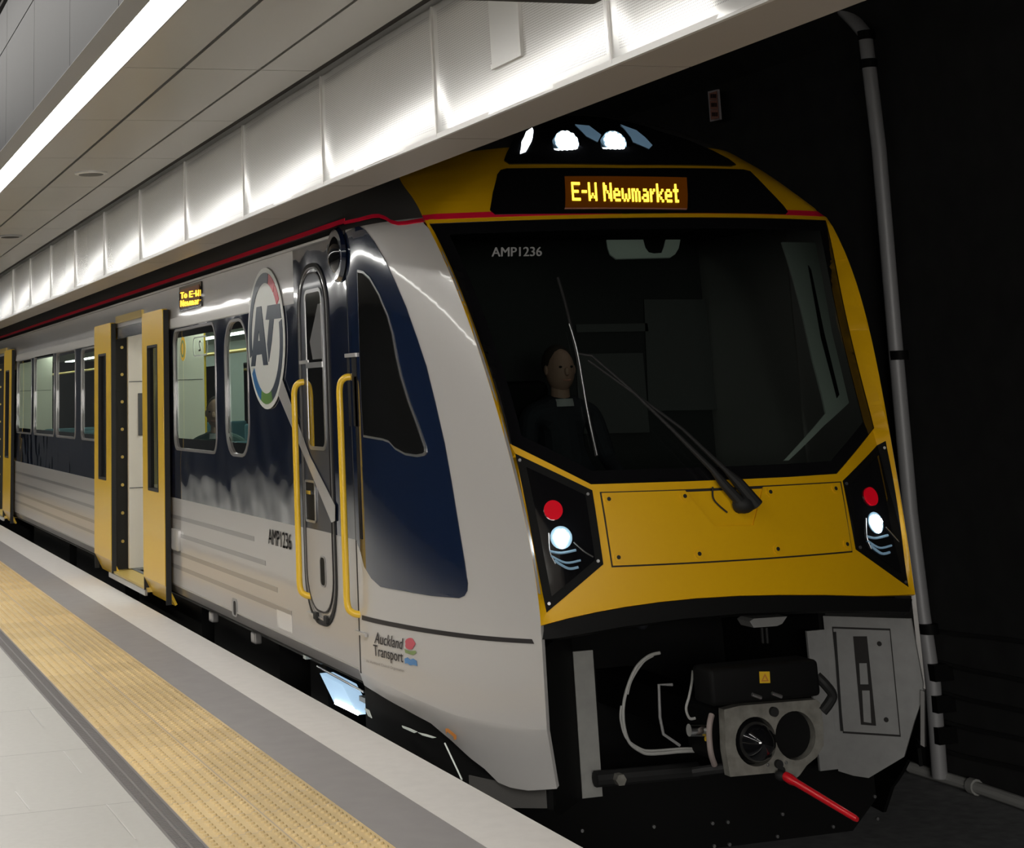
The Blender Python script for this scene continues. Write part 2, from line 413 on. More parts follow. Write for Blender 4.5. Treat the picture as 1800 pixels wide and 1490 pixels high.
struct('trim_8', b, 'trimwhite')
# access panel set in the bulkhead
ap=thing('access_panel',(2.285,5.35,2.75),'small plain rectangular access panel framed into the perforated white bulkhead','panel')
part('panel_face', MB().box(2.272,2.284,5.235,5.48,2.665,2.94), 'trimwhite', ap)
part('frame', MB().box(2.268,2.285,5.215,5.233,2.645,2.96).box(2.268,2.285,5.233,5.48,2.645,2.663), 'trimwhite', ap)
# linear LED light, fascia and upper wall
ll=thing('linear_light',(1.32,10,3.08),'long bright white LED strip running along the edge of the metal ceiling','light')
b=MB()
for k in range(-11,17): b.box(1.203,1.328,7.45+1.49*k+.01,7.45+1.49*(k+1)-.01,3.002,3.02)
part('diffuser', b, 'light', ll)
part('housing', MB().box(1.203,1.334,Y0,Y1,3.02,3.1).box(1.328,1.334,Y0,Y1,2.996,3.02), 'fascia', ll)
struct('trim_9', MB().add([(1.105,Y0,3.0),(1.2,Y0,2.998),(1.2,Y0,3.04),(1.17,Y0,3.03),(1.107,Y0,3.004),(1.105,Y1,3.0),(1.2,Y1,2.998),(1.2,Y1,3.04),(1.17,Y1,3.03),(1.107,Y1,3.004)],[(0,1,6,5),(1,2,7,6),(2,3,8,7),(3,4,9,8),(4,0,5,9)]), 'fascia')
b=MB()
for k in range(-9,18):
    ya=7.67+1.5*k
    b.box(1.36,1.38,ya+.005,ya+1.495,3.2,4.03); b.box(1.36,1.38,ya+.005,ya+1.495,4.04,4.35)
struct('wall_upper', b, 'wallgrey')
struct('trim_10', MB().box(1.372,1.42,Y0,Y1,3.12,4.36), 'gap')
b=MB()
for k in range(10): b.box(1.34-.0,1.40,Y0,Y1,4.37+k*.06,4.40+k*.06)
struct('trim_11', b, 'gap')
b=MB()
for x in range(-13,14): b.box(x*.1,x*.1+.05,Y0,Y1,5.0,5.03)
struct('ceiling_void', b, 'gap').name='trim_12'
# far side of the platform
struct('wall_left', MB().box(-6.7,-6.5,Y0,Y1,0,5.1), 'wallgrey')
struct('wall_back', MB().box(-6.5,1.4,Y1,Y1+.2,0,5.1), 'wallgrey')
struct('ceiling_side', MB().box(-6.5,-1.34,Y0,Y1,3.0,3.05), 'ceil').name='trim_13'
l2=thing('linear_light',(-1.26,10,3.0),'long LED strip along the ceiling edge on the far side of the platform','light')
part('diffuser', MB().box(-1.328,-1.203,-8,32,3.002,3.02), 'light', l2)
part('housing', MB().box(-1.334,-1.198,-8,32,3.02,3.1), 'fascia', l2)
struct('wall_upper_left', MB().box(-1.40,-1.36,Y0,Y1,3.05,5.0), 'wallgrey')
# ceiling speakers
for i,(px,lab) in enumerate((((160,303),'round ceiling speaker, nearer of the two in the metal ceiling'),((18,414),'round dark ceiling speaker further along, by the left picture edge'))):
    p=onz(px,3.0)
    s=thing('ceiling_speaker',(p.x,p.y,3.0),lab,'speaker','round ceiling speakers')
    part('rim', MB().tube([(p.x,p.y,3.0),(p.x,p.y,2.99),(p.x,p.y,2.986)],[.105,.105,.095],28), 'trimwhite' if i==0 else 'fascia', s, True)
    part('grille', MB().tube([(p.x,p.y,2.988),(p.x,p.y,2.983)],[.082,.078],24), 'ctrl' if i==0 else 'gap', s, True)
# dark hanging sign whose lower edge shows at the top
hs=thing('hanging_sign',(1.3,4.25,2.7),'dark hanging sign whose lower edge crosses the top of the bulkhead','sign')
part('sign_box', MB().bbox(.35,2.10,4.2,4.29,2.607,2.95,.012), 'gap', hs)
part('drop_rod', MB().tube([(.7,4.25,2.95),(.7,4.25,4.99)],.012), 'fascia', hs); part('drop_rod', MB().tube([(1.05,4.25,2.95),(1.05,4.25,4.99)],.012), 'fascia', hs)
# track side
struct('floor_track', MB().box(2.4,7.4,Y0,40,-1.1,-1.0), 'concrete')
b=MB().box(7.2,7.4,Y0,40,-1.0,3.9)
b.add([(7.2,Y0,3.9),(7.2,40,3.9),(6.2,40,5.1),(6.2,Y0,5.1)],[(0,1,2,3)]); b.box(1.42,6.3,Y0,40,5.1,5.2)
struct('wall_tunnel', b, 'tunnel')
for xr,rlab in ((3.64,'steel running rail nearer the platform, under the train'),(4.71,'steel running rail on the tunnel wall side, under the train')):
    b=MB().box(xr-.035,xr+.035,Y0,40,-.86,-.82).box(xr-.01,xr+.01,Y0,40,-.96,-.86).box(xr-.07,xr+.07,Y0,40,-1.0,-.96)
    tag(obj('rail',b,'steel'),rlab,'rail','running rails beneath the train')
pipe=thing('wall_pipe',(7.1,10.35,-1),'dark grey vertical pipe on the black tunnel wall, bent at its top','pipe')
P=[onx(q,7.1) for q in ((1480,15),(1500,35),(1521,60),(1527,110),(1545,260),(1575,620),(1600,900),(1622,1080),(1640,1200),(1652,1366))]
part('pipe_run', MB().tube(P,.05,14), 'pipe', pipe, True)
for q in ((1523,62),(1527,112),(1581,624),(1633,1105)):
    c=onx(q,7.1); part('coupling', MB().tube([c-Vector((0,0,.03)),c+Vector((0,0,.03))],.06,16), 'black', pipe, True)
for q in ((1640,1180),(1644,1235),(1647,1290)):
    c=onx(q,7.1); part('bracket', MB().cbox(c+Vector((.03,0,0)),(.07,.075,.05)), 'black', pipe)
p2=tag(obj('wall_pipe',MB().tube([onx(q,7.13) for q in ((1548,400),(1567,560),(1590,760),(1602,900))],.02,8),'pipe',None,True),'thin pipe running beside the bent vertical pipe','pipe')
cd=thing('floor_conduit',(7.1,10,-1),'grey conduit lying on the floor along the tunnel wall','conduit')
P=[onz(q,-.95) for q in ((1600,1348),(1700,1378),(1800,1412),(1900,1446))]
part('conduit_run', MB().tube(P,.035,10), 'conduit', cd, True)
c=onz((1712,1382),-.95); part('coupling', MB().tube([c-Vector((0,.03,0)),c+Vector((0,.03,0))],.048,12), 'cable', cd, True)
for i,(ya,yb) in enumerate(((1108,1128),(1160,1196),(1212,1250),(1262,1300),(1312,1352))):
    pts=[onx((1640,ya),7.17),onx((1700,(ya+yb)/2-2),7.17),onx((1800,yb),7.17),onx((1900,yb+30),7.17)]
    tag(obj('wall_cable',MB().tube(smoothpath(pts),.014,6),'rubber',None,True),('topmost','second from the top','middle','second from the bottom','lowest')[i]+' of five black cables along the tunnel wall','cable','cables along the tunnel wall')
sg=thing('wall_sign',tuple(onx((1255,185),7.12)),'small faded red sign of three stacked plates high on the black tunnel wall','sign')
def mx(X): return lambda a,b: (onx((a,b),X), Vector((-1,0,0)))
patch('frame',[(1244,161),(1261,157),(1265,210),(1248,214)],mx(7.12),'tagframe',sg,step=0,th=.02)
for q in ([(1246.5,164),(1259.5,160),(1260.5,175),(1247.5,176.5)],[(1247.5,177.5),(1260.5,176),(1262,191.5),(1248.5,192.5)],[(1248.5,193.5),(1262,192.5),(1263.5,207.5),(1249.5,210.5)]):
    pl=patch('sign_plate',q,mx(7.097),'tag_pink',sg,step=0,th=.003)
    cx=sum(a for a,_ in q)/4; cy=sum(b for _,b in q)/4
    for dx in (-3.6,0,3.6): patch('mark',[(cx+dx-1.3,cy-3.5),(cx+dx+1.3,cy-3.8),(cx+dx+1.5,cy+3.2),(cx+dx-1.1,cy+3.5)],mx(7.092),'tagtext',pl,step=0,th=.002)
#--TRAIN--
# ================================================================ the train
XC, XS, HW = 4.175, 2.81, 1.365
YE = 9.0
def poly(c,z):
    r=0
    for k in c: r=r*z+k
    return r
def tab(T,z):
    if z<=T[0][0]: return T[0][1]
    for (a,p),(c,q) in zip(T,T[1:]):
        if z<=c: return p+(q-p)*(z-a)/(c-a)
    return T[-1][1]
TY0=[(2.62,poly((0.11853,-0.88924,2.53408,-3.32161,2.23617,6.82804),2.62)),(2.70,8.272),(2.78,8.36),(2.86,8.47),(2.94,8.62),(3.02,8.84),(3.08,9.06),(3.13,9.45)]
TWG=[(2.40,1.145),(2.46,1.06),(2.55,.92),(2.67,.75),(2.80,.58),(2.94,.40),(3.05,.24),(3.13,.05)]
TWO=[(2.40,1.160),(2.457,1.144),(2.514,1.132),(2.571,1.124),(2.625,1.120),(2.682,1.105),(2.80,1.0),(2.90,.86),(3.0,.66),(3.08,.40),(3.13,.12)]
TYO=[(2.40,8.275),(2.457,8.371),(2.514,8.470),(2.571,8.576),(2.625,8.685),(2.682,8.79),(2.80,8.98),(2.90,9.1),(3.0,9.2),(3.08,9.3),(3.13,9.5)]
THW=[(2.42,HW),(2.50,1.355),(2.60,1.32),(2.70,1.265),(2.80,1.16),(2.90,1.0),(3.0,.77),(3.07,.52),(3.11,.3),(3.13,.13)]
def y0(z):
    z=max(z,.3)
    return poly((0.11853,-0.88924,2.53408,-3.32161,2.23617,6.82804),z) if z<2.62 else tab(TY0,z)
def wo(z):
    if z<.554: return .960 + (.003 if z>.1 else -.03*(.1-z)/.23)
    return poly((0.00296,-0.04043,0.16689,-0.13987,0.9951),z) if z<2.40 else tab(TWO,z)
def yo(z):
    if z<.554: return 7.559+.01*(.554-z)
    return poly((0.0861,-0.43826,0.93085,-0.66798,7.71284),z) if z<2.40 else tab(TYO,z)
def wg(z):
    if z<1.32: return min(.975, wo(z)-.03)
    return poly((0.10291,-0.22602,1.09602),z) if z<2.377 else tab(TWG,z)
def hw(z): return tab(THW,z)
def faceY(wv,z):
    a=abs(wv); g=wg(z); yg=y0(z)+.174*g*g
    if a<=g: return y0(z)+.174*a*a
    o=wo(z); t=min(1.,(a-g)/max(o-g,1e-4)); c=yg+.348*g*(o-g)*.55; yy=yo(z)
    if z<1.32: return yg+(yy-yg)*t
    return (1-t)**2*yg+2*t*(1-t)*min(c,yy)+t*t*yy
def side_bez(z,t,ye=YE):
    w0,ya=wo(z),yo(z); h=hw(z); dw=h-w0; dy=ye-ya
    P=((w0,ya),(w0+.55*dw,ya+.17*dy),(h,ya+.55*dy),(h,ye)); s=1-t
    return tuple(s**3*P[0][k]+3*s*s*t*P[1][k]+3*s*t*t*P[2][k]+t**3*P[3][k] for k in (0,1))
def sideW(y,z):
    if y>=YE: return hw(z)
    lo,hi=0.,1.
    if y<=yo(z): return wo(z)
    for _ in range(26):
        m=(lo+hi)/2
        if side_bez(z,m)[1]<y: lo=m
        else: hi=m
    return side_bez(z,(lo+hi)/2)[0]
def FM(a,b):
    e=.004; p=Vector((XC+a,faceY(a,b),b)); px_=Vector((XC+a+e,faceY(a+e,b),b))-Vector((XC+a-e,faceY(a-e,b),b)); pz=Vector((0,faceY(a,b+e)-faceY(a,b-e),2*e))
    n=px_.cross(pz); n=n.normalized()
    if n.y>0: n=-n
    return p,n
def SM(a,b,tuck=0.):
    def q(y,z): return Vector((XC-sideW(y,z),y,z))
    e=.006; p=q(a,b); n=(q(a+e,b)-q(a-e,b)).cross(q(a,b+e)-q(a,b-e)); n=n.normalized() if n.length>0 else Vector((-1,0,0))
    if n.x>0: n=-n
    return p,n
def PXf(X,s=-1): return lambda a,b: (Vector((X,a,b)),Vector((s,0,0)))
def PYf(Y): return lambda a,b: (Vector((a,Y,b)),Vector((0,-1,0)))
# ray-cast helpers
def gridtree(fn,us,vs):
    V=[fn(u,v) for v in vs for u in us]; n=len(us)
    return BVHTree.FromPolygons(V,[(j*n+i,j*n+i+1,(j+1)*n+i+1,(j+1)*n+i) for j in range(len(vs)-1) for i in range(n-1)])
ZF=[-.25+.02*k for k in range(168)]
ft=gridtree(lambda u,z: Vector((XC+u*wo(z),faceY(u*wo(z),z),z)),[-1+.02*k for k in range(101)],ZF)
stree=gridtree(lambda t,z: Vector((XC-side_bez(z,t)[0],side_bez(z,t)[1],z)) if t<=1 else Vector((XC-hw(z),YE+(t-1)*25,z)),[k/50 for k in range(51)]+[2.],ZF)
def fz(p):
    """pixel -> (w,z) on the front face"""
    for k in range(40):
        q=(p[0]+(1200-p[0])*.004*k, p[1]+(750-p[1])*.004*k)
        h=ft.ray_cast(EYE,ray(*q))
        if h[0] is not None: return (h[0].x-XC,h[0].z)
    raise RuntimeError(p)
def sz(p):
    """pixel -> (y,z) on the platform side"""
    for k in range(60):
        q=(p[0]-.8*k, p[1])
        h=stree.ray_cast(EYE,ray(*q))
        if h[0] is not None: return (h[0].y,h[0].z)
    raise RuntimeError(p)
def F(*pts): return [fz(p) for p in pts]
def SD(*pts): return [sz(p) for p in pts]
train=thing('train',(XC,9,-.9),'silver, navy and yellow commuter train with its doors open, standing at the platform','train')
def tp(name,*a,**k): return patch(name,*a,parent=train,**k)
# ---- front face: yellow mask, windscreen, lamps
ycol=[]
n=30
top=[(wo(z),z) for z in [2.405-k*(2.405-.55)/n for k in range(n+1)]]       # outer edge right, going down
bot=F((1607,1051),(1530,1047),(1450,1045),(1370,1045),(1300,1046.5),(1225,1051),(1160,1057.5),(1100,1066),(1050,1075),(1000,1086),(952,1097.5))
mask=[(w_+.006,z) for w_,z in top]+[(q[0],q[1]) for q in bot[1:-1]]+[(-w_,z) for w_,z in top[::-1]]
gl_left=[(-wg(z),z) for z in [1.32+k*(2.37-1.32)/18 for k in range(19)]]
gb=F((1471,832.5),(1380,838.5),(1290,842.5),(1200,846),(1120,848.5),(1039,851))
glass=[(wg(z),z) for z in [2.385-k*(2.385-1.31)/20 for k in range(21)]]+gb+[(-wg(z),z) for z in [1.32+k*(2.385-1.32)/20 for k in range(21)]]
glass=glass[:1]+glass[1:]
lampL=F((905.5,797),(1041,861.5),(1060.5,991.5),(961,1076.5)); lampR=F((1481,845),(1557,775),(1597,1031.5),(1504,965.5))
def shrink(P,d):
    """inset a polygon"""
    n=len(P); A=sum(P[i][0]*P[(i+1)%n][1]-P[(i+1)%n][0]*P[i][1] for i in range(n)); sg_=1 if A>0 else -1; out=[]
    for i in range(n):
        a,b,c=Vector(P[i-1]),Vector(P[i]),Vector(P[(i+1)%n]); e1=(b-a).normalized(); e2=(c-b).normalized()
        n1=Vector((-e1.y,e1.x))*sg_; n2=Vector((-e2.y,e2.x))*sg_; m_=(n1+n2); m_=m_/max(m_.dot(n1),.25); out.append(tuple(b+m_*d))
    return out
mask_o=tp('front_mask',mask,FM,'yellow',holes=[glass,lampL,lampR],step=.06,th=.02)
screen=tp('windscreen',glass,FM,'dglass',step=.06,off=-.006,th=0)
fr=tp('windscreen_border',glass,FM,'gloss_black',holes=[shrink(glass,.06)],step=.06,off=-.004,th=.004)
# upper yellow brow, destination display, headlamp pod
up=[(wo(z),z) for z in [2.43+.035*k for k in range(11)]]
brow=[(w_,z) for w_,z in up]+[(.55,2.80),(0,2.84),(-.55,2.80)]+[(-w_,z) for w_,z in up[::-1]]
tp('front_brow',brow,FM,'yellow',step=.05,th=.02)
tp('red_line',[(wo(2.405),2.403),(wo(2.43),2.432),(-wo(2.43),2.432),(-wo(2.405),2.403)],FM,'red',step=.05,off=.001,th=.02)
disp=tp('destination_display',F((861,370),(866,340),(874,308),(880,300),(890,297.5),(1100,297),(1306,299),(1318,302),(1350,335),(1376,362),(1384,373),(1380,377.5),(1100,376),(870,377.5)),FM,'gloss_black',step=.05,off=.006,th=.02)
patch('display_panel',F((992,312),(1206,314),(1207,368),(993,367)),FM,'amber_dim',disp,step=.1,off=.009,th=.002)
patch('display_ledge',F((992,367.5),(1206,368.5),(1206,370),(992,369)),FM,'tag_pink',disp,step=.1,off=.012,th=.004)
def matrix_text(s,pa,pb,pc,mapper,m,parent,name):
    G={'E':['11111','10000','10000','11110','10000','10000','11111'],'-':['000','000','000','111','000','000','000'],
    'W':['10001','10001','10001','10001','10101','11011','10001'],' ':['00']*7,'N':['10001','11001','11001','10101','10011','10011','10001'],
    'e':['0000','0000','0110','1001','1111','1000','0111'],'w':['00000','00000','10001','10001','10101','10101','01010'],
    'm':['00000','00000','11010','10101','10101','10101','10101'],'a':['0000','0000','0110','0001','0111','1001','0111'],
    'r':['000','000','101','110','100','100','100'],'k':['1000','1000','1001','1010','1100','1010','1001'],'t':['010','010','111','010','010','010','011'],
    'T':['11111','00100','00100','00100','00100','00100','00100'],'o':['0000','0000','0110','1001','1001','1001','0110']}
    W=sum(len(G[c][0])+1 for c in s)-1; x=0; b=MB(); g=.06
    def pos(u,v,o):
        p=(pa[0]+(pb[0]-pa[0])*u/W+(pc[0]-pa[0])*v/7, pa[1]+(pb[1]-pa[1])*u/W+(pc[1]-pa[1])*v/7); return mapper(p,o)
    for c in s:
        for r_,row in enumerate(G[c]):
            for k,bit in enumerate(row):
                if bit=='1':
                    u,v=x+k,r_
                    V=[pos(u+g-.12,v+g,.012),pos(u+1.12-g,v+g,.012),pos(u+1.12-g,v+1-g,.012),pos(u+g-.12,v+1-g,.012)]; V2=[pos(u+g-.12,v+g,.009),pos(u+1.12-g,v+g,.009),pos(u+1.12-g,v+1-g,.009),pos(u+g-.12,v+1-g,.009)]
                    o=len(b.v); b.v+=[tuple(q) for q in V+V2]; b.f+=[(o,o+1,o+2,o+3),(o+4,o+7,o+6,o+5)]+[(o+i,o+4+i,o+4+(i+1)%4,o+(i+1)%4) for i in range(4)]
        x+=len(G[c][0])+1
    return part(name,b,m,parent)
def fmap(p,o): q,n=FM(*fz(p)); return q+n*o
def smap(p,o): q,n=SM(*sz(p)); return q+n*o
matrix_text('E-W Newmarket',(1003.5,322.5),(1190,326),(1005.5,354.5),fmap,'amber',disp,'display_text')
pod=tp('headlamp_pod',F((886,283),(890,272),(897,258),(906,240),(925,222),(950,211),(980,207.5),(1022,206),(1058,208.5),(1100,216),(1155,232),(1211,249),(1253,267),(1280,281),(1293,291),(1285,293),(1100,290.5),(895,289)),FM,'gloss_black',step=.05,off=.008,th=.02)
def disc(c,r,o,h,m,parent,name,sm=True,seg=24,e=0.):
    q,n=FM(*fz(c)); n=(n+Vector((0,-e,0))).normalized()
    return part(name, MB().tube([q+n*(o-h),q+n*o],r,seg), m, parent, True)
def leds(c,r,parent,name,offs,rr,pr,e=0.):
    q,n=FM(*fz(c)); n=(n+Vector((0,-e,0))).normalized(); u=n.cross(Vector((0,0,1))).normalized(); v=u.cross(n); b=MB()
    for a,d in offs:
        p=q+n*pr+u*(a*r)+v*(d*r); b.ball(p,rr,(1,1,1),8)
    return part(name,b,'white_led',parent,True)
OF=[(0,0)]+[(math.cos(k*math.pi/3)*.42,math.sin(k*math.pi/3)*.42) for k in range(6)]+[(math.cos((k+.5)*math.pi/6)*.84,math.sin((k+.5)*math.pi/6)*.84) for k in range(12)]
for c,rr in (((993,254),.0165),((1077,254),.0125)):
    ref=disc(c,.068,.030,.05,'lens_glow',pod,'headlamp_reflector_glow',e=1.6); leds(c,.060,pod,'headlamp_led',OF,rr,.030,1.6)
tp_=patch('headlamp_lens',F((914,272),(917,252),(925,235),(935,228),(937,233),(934,250),(924,268)),FM,'white_led',pod,step=.05,off=.012,th=.003)
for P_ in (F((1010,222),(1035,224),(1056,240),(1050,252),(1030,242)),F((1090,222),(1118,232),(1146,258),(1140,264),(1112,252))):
    patch('headlamp_reflector_glow',P_,FM,'lens_glow',pod,step=.05,off=.011,th=.002)  # bluish headlamp haze painted as weakly emissive patches
# fleet number, visor bracket behind the glass, wiper
def ftext(name,s,p0,p1,h,m,parent,fn=fmap,bold=0.,o=.004,sk=0.):
    def mp(u,v): return fn((p0[0]+(p1[0]-p0[0])*u+sk*v, p0[1]+(p1[1]-p0[1])*u-h*v),o)
    return text(name,s,mp,m,parent,bold)
ftext('fleet_number','AMP1236',(864,451.5),(952.5,450.5),16,'decal_grey',screen,bold=.045)
tp('mirror_bracket',F((1068,418),(1133,417.5),(1137,432),(1143,440),(1152,442),(1166,441),(1170,430),(1173,417.5),(1199,417.5),(1196,433),(1190,443),(1181,449),(1085,451.5),(1074,443),(1070,432)),FM,'cabpale',step=.06,off=-.02,th=.01)
tp('pillar_trim',F((1381,420.5),(1440,421.5),(1452,480),(1470,580),(1500,704),(1455,745),(1393,806),(1384,806.5),(1430,756),(1459,722),(1452,690),(1436,630),(1416,540),(1400,480)),FM,'cabpale',step=.06,off=-.03,th=.01)
tp('pillar_slot',F((1427,462),(1432,470),(1455,580),(1482,690),(1478,696),(1450,590)),FM,'black',step=.06,off=-.026,th=.004)
wp=tp('wiper_plinth',F((1252,925),(1206,862),(1260,860),(1340,856),(1322,922)),FM,'yellow',step=.06,off=.001,th=.01)
hatch=tp('coupler_hatch',F((1057,867),(1202.7,862.5),(1254,926),(1322,924),(1339.6,856.4),(1474,848.8),(1494.5,968.4),(1077,994.4)),FM,'yellow',step=.06,off=.012,th=.014)
tp('hatch_gap',F((1054,864.5),(1203,860),(1341,853.5),(1478,846),(1498,970.5),(1075,997)),FM,'gap',holes=[F((1058.5,869),(1205,864.5),(1339,858.5),(1472,850.5),(1492.5,966.5),(1079,992.5))],step=.06,off=.0022,th=.004)
for c in ((1069,878),(1201.6,873),(1351,865.5),(1465,859.5),(1086,980),(1227,974),(1364,965.5),(1485,957)):
    disc(c,.021,.018,.01,'yellow',hatch,'hatch_bolt'); disc(c,.009,.0195,.004,'rubber',hatch,'bolt_socket')
def nrm(p,o): return fmap(p,o)
wiper=part('wiper_arm', MB().tube([nrm((1300,897),.06),nrm((1262,858),.07),nrm((1240,832),.075),nrm((1170,760),.07),nrm((1100,690),.06),nrm((1036,632),.05),nrm((1013,628),.045)],[.026,.022,.014,.009,.008,.007,.006],10), 'rubber', train, True)
part('wiper_arm', MB().tube([nrm((1318,893),.07),nrm((1285,855),.075),nrm((1262,832),.075),nrm((1190,762),.07),nrm((1110,700),.06),nrm((1030,640),.05)],[.03,.026,.012,.008,.007,.006],10), 'rubber', train, True)
part('wiper_base', MB().bbox(-.05,.05,-.05,.05,-.03,.03,.012), 'rubber', train, True)
wb=bpy.context.view_layer.objects.get('wiper_base') or bpy.data.objects['wiper_base']; bpy.data.objects.remove(wb)
b=MB(); q,n_=FM(*fz((1298,890))); b.ball(q+n_*.05,.05,(1.1,.9,.8),16); b.tube([q,q+n_*.05],.032,14); part('wiper_base',b,'rubber',train,True)
part('wiper_hose', MB().tube(smoothpath([nrm((1248,858),.03),nrm((1252,880),.02),nrm((1275,902),.02)],6),.004,6), 'rubber', train)
part('wiper_hose', MB().tube(smoothpath([nrm((1305,875),.05),nrm((1318,874),.03),nrm((1324,886),.03),nrm((1316,895),.03)],6),.004,6), 'rubber', train)
part('wiper_blade', MB().tube(smoothpath([nrm((979,492),.028),nrm((994,545),.03),nrm((1012,626),.03),nrm((1030,720),.03),nrm((1047,804),.028)],4),.008,6), 'rubber', train, True)
part('wiper_blade_spine', MB().tube(smoothpath([nrm((998,575),.042),nrm((1012,626),.05),nrm((1030,728),.045),nrm((1047,804),.038)],4),.0035,6), 'steel', train, True)
# lamp clusters
for P_,red,wh,scr,nm in ((lampL,(972,897),(986,945),((913.5,809),(1033,868.5),(1051,986),(965,1061)),'L'),(lampR,(1528,873),(1537,919),((1556,787),(1487,850),(1511,962),(1591,1023)),'R')):
    cl=tp('lamp_cluster',P_,FM,'black',step=.06,off=.002,th=.05)
    inn=shrink(P_,.035)
    patch('lamp_cover',inn,FM,'gloss_black',cl,step=.06,off=.006,th=.006)
    r_=disc(red,.043,.016,.012,'red_lens',cl,'tail_lamp'); q,nn=FM(*fz(red))
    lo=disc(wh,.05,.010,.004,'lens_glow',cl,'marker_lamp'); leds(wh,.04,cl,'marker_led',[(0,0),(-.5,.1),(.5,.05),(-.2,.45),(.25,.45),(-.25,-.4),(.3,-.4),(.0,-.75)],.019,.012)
    x,y=wh
    k=1 if nm=='L' else .8
    for i_,pp in enumerate((((x-20*k,y+24),(x,y+27),(x+26*k,y+22)),((x-18*k,y+32),(x+8*k,y+44),(x+34*k,y+40)),((x-12*k,y+40),(x+12*k,y+54),(x+30*k,y+52)),((x+22*k,y+8),(x+40*k,y+24),(x+56*k,y+34)),((x-22*k,y-8),(x-20*k,y+24),(x-10*k,y+46)))):
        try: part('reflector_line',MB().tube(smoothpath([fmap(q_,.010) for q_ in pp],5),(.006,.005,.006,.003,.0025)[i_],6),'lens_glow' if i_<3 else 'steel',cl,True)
        except RuntimeError: pass
    for c in scr: disc(c,.007,.008,.006,'steel',cl,'lamp_screw')
# ---- nose sides, roof
bottom_px=[(653,1218),(700,1246),(746.6,1272),(781,1302),(815,1334),(840,1352),(865,1376),(890,1385),(925,1389.5),(980,1386)]
crease_px=[(634,1179),(694,1211),(750,1236),(805,1258),(880,1272),(957,1283)]
cz=[sz(p) for p in crease_px]; bz=[sz(p) for p in bottom_px]
cz[0]=(9.0,cz[0][1])
ZT=2.42
edge=[(yo(z)+.0005,z) for z in [ZT-k*(ZT-cz[-1][1])/36 for k in range(37)]]
nose_l=[(9.0,ZT)]+edge[:-1]+[(edge[-1][0],cz[-1][1])]+[q for q in cz[::-1][1:]]
def SMr(a,b): p,n=SM(a,b); return Vector((2*XC-p.x,p.y,p.z)),Vector((-n.x,n.y,n.z))
tp('nose_side_panel',nose_l,SM,'silver_nose',step=.04,th=.02)
nose_r=[(y_+(.05 if y_<8.6 else 0),z_) for y_,z_ in nose_l]
tp('nose_side_panel',nose_r,SMr,'silver_nose',step=.06,th=.02)
def zc(y):
    for (a,p),(c,q) in zip(cz,cz[1:]):
        if c<=y<=a: return q+(p-q)*(y-c)/(a-c)
    return cz[0][1] if y>cz[0][0] else cz[-1][1]
def SKm(a,b):
    p,n=SM(a,b); d=max(0,zc(a)-b)*.35*min(1,max(0,(a-7.62)/.7)); return p+Vector((d,0,0)),(n+Vector((0,0,-.45))).normalized()
def SKr(a,b): p,n=SKm(a,b); return Vector((2*XC-p.x,p.y,p.z)),Vector((-n.x,n.y,n.z))
yf=edge[-1][0]
sk=cz[:-1]+[(yf,cz[-1][1]),(yo(-.1)+.001,-.10),(yo(-.1)+.001,bz[-1][1])]+bz[::-1][1:]+[(9.0,bz[0][1]+.01)]
tp('nose_skirt',sk,SKm,'silver_nose',step=.04,th=.02); tp('nose_skirt',sk,SKr,'roof',step=.06,th=.02)
def zbf(y):
    for (a,p),(c,q) in zip(bz,bz[1:]):
        if c<=y<=a: return q+(p-q)*(y-c)/(a-c)
    return bz[0][1] if y>bz[0][0] else bz[-1][1]
def UM(a,b):
    p,n=SKm(a,zbf(a)); return Vector((p.x+.03,a,b)),Vector((-1,0,0))
def UMr(a,b): p,n=UM(a,b); return Vector((2*XC-p.x,p.y,p.z)),Vector((1,0,0))
ys_=[9.1,8.95,8.8,8.65,8.5,8.35,8.2,8.05,7.9,7.8,7.7,7.62]
lo=[(y_,zbf(y_)+(.03 if y_>7.75 else -.004)) for y_ in ys_]+[(7.62,-.21),(7.95,-.25),(8.3,-.45),(8.45,-.6),(9.1,-.6)]
uv=tp('nose_underpanel',lo,UM,'black',step=.06,th=.02); tp('nose_underpanel',lo,UMr,'black',step=.08,th=.02)
tp('skirt_valance',[(8.05,-.13),(7.63,-.13),(7.63,-.205),(7.93,-.245),(8.05,-.245)],UM,'roof',step=.08,off=.006,th=.005)
b=MB()                                        # roof: nose part and long part
zr=[2.42,2.46,2.5,2.55,2.6,2.65,2.7,2.75,2.8,2.85,2.9,2.94,2.98,3.02,3.05,3.08,3.105,3.13]
def roofrow(z):
    L=[(XC-side_bez(z,t/12,9.6)[0],side_bez(z,t/12,9.6)[1],z) for t in range(13)]
    return L+[(XC-hw(z),33,z)]
for sgn in (1,-1):
    o=len(b.v); rows=[roofrow(z) for z in zr]
    for r_ in rows: b.v+=[(XC+(x-XC)*sgn,y,z) for x,y,z in r_]
    k=len(rows[0])
    for j in range(len(rows)-1):
        for i in range(k-1): b.f.append((o+j*k+i,o+j*k+i+1,o+(j+1)*k+i+1,o+(j+1)*k+i))
o=len(b.v); k=9                               # crown of the nose between the two shoulders
zz=[2.78,2.82,2.86,2.9,2.94,2.98,3.02,3.05,3.08,3.105,3.13]
for z in zz:
    for i in range(k): u=-1+2*i/(k-1); b.v.append((XC+u*wo(z),faceY(u*wo(z),z)+.002,z))
for j in range(len(zz)-1):
    for i in range(k-1): b.f.append((o+j*k+i,o+j*k+i+1,o+(j+1)*k+i+1,o+(j+1)*k+i))
b.add([(XC-.14,9.4,3.13),(XC+.14,9.4,3.13),(XC+.14,33,3.13),(XC-.14,33,3.13)],[(0,1,2,3)])
part('roof',b,'roof',train,True)
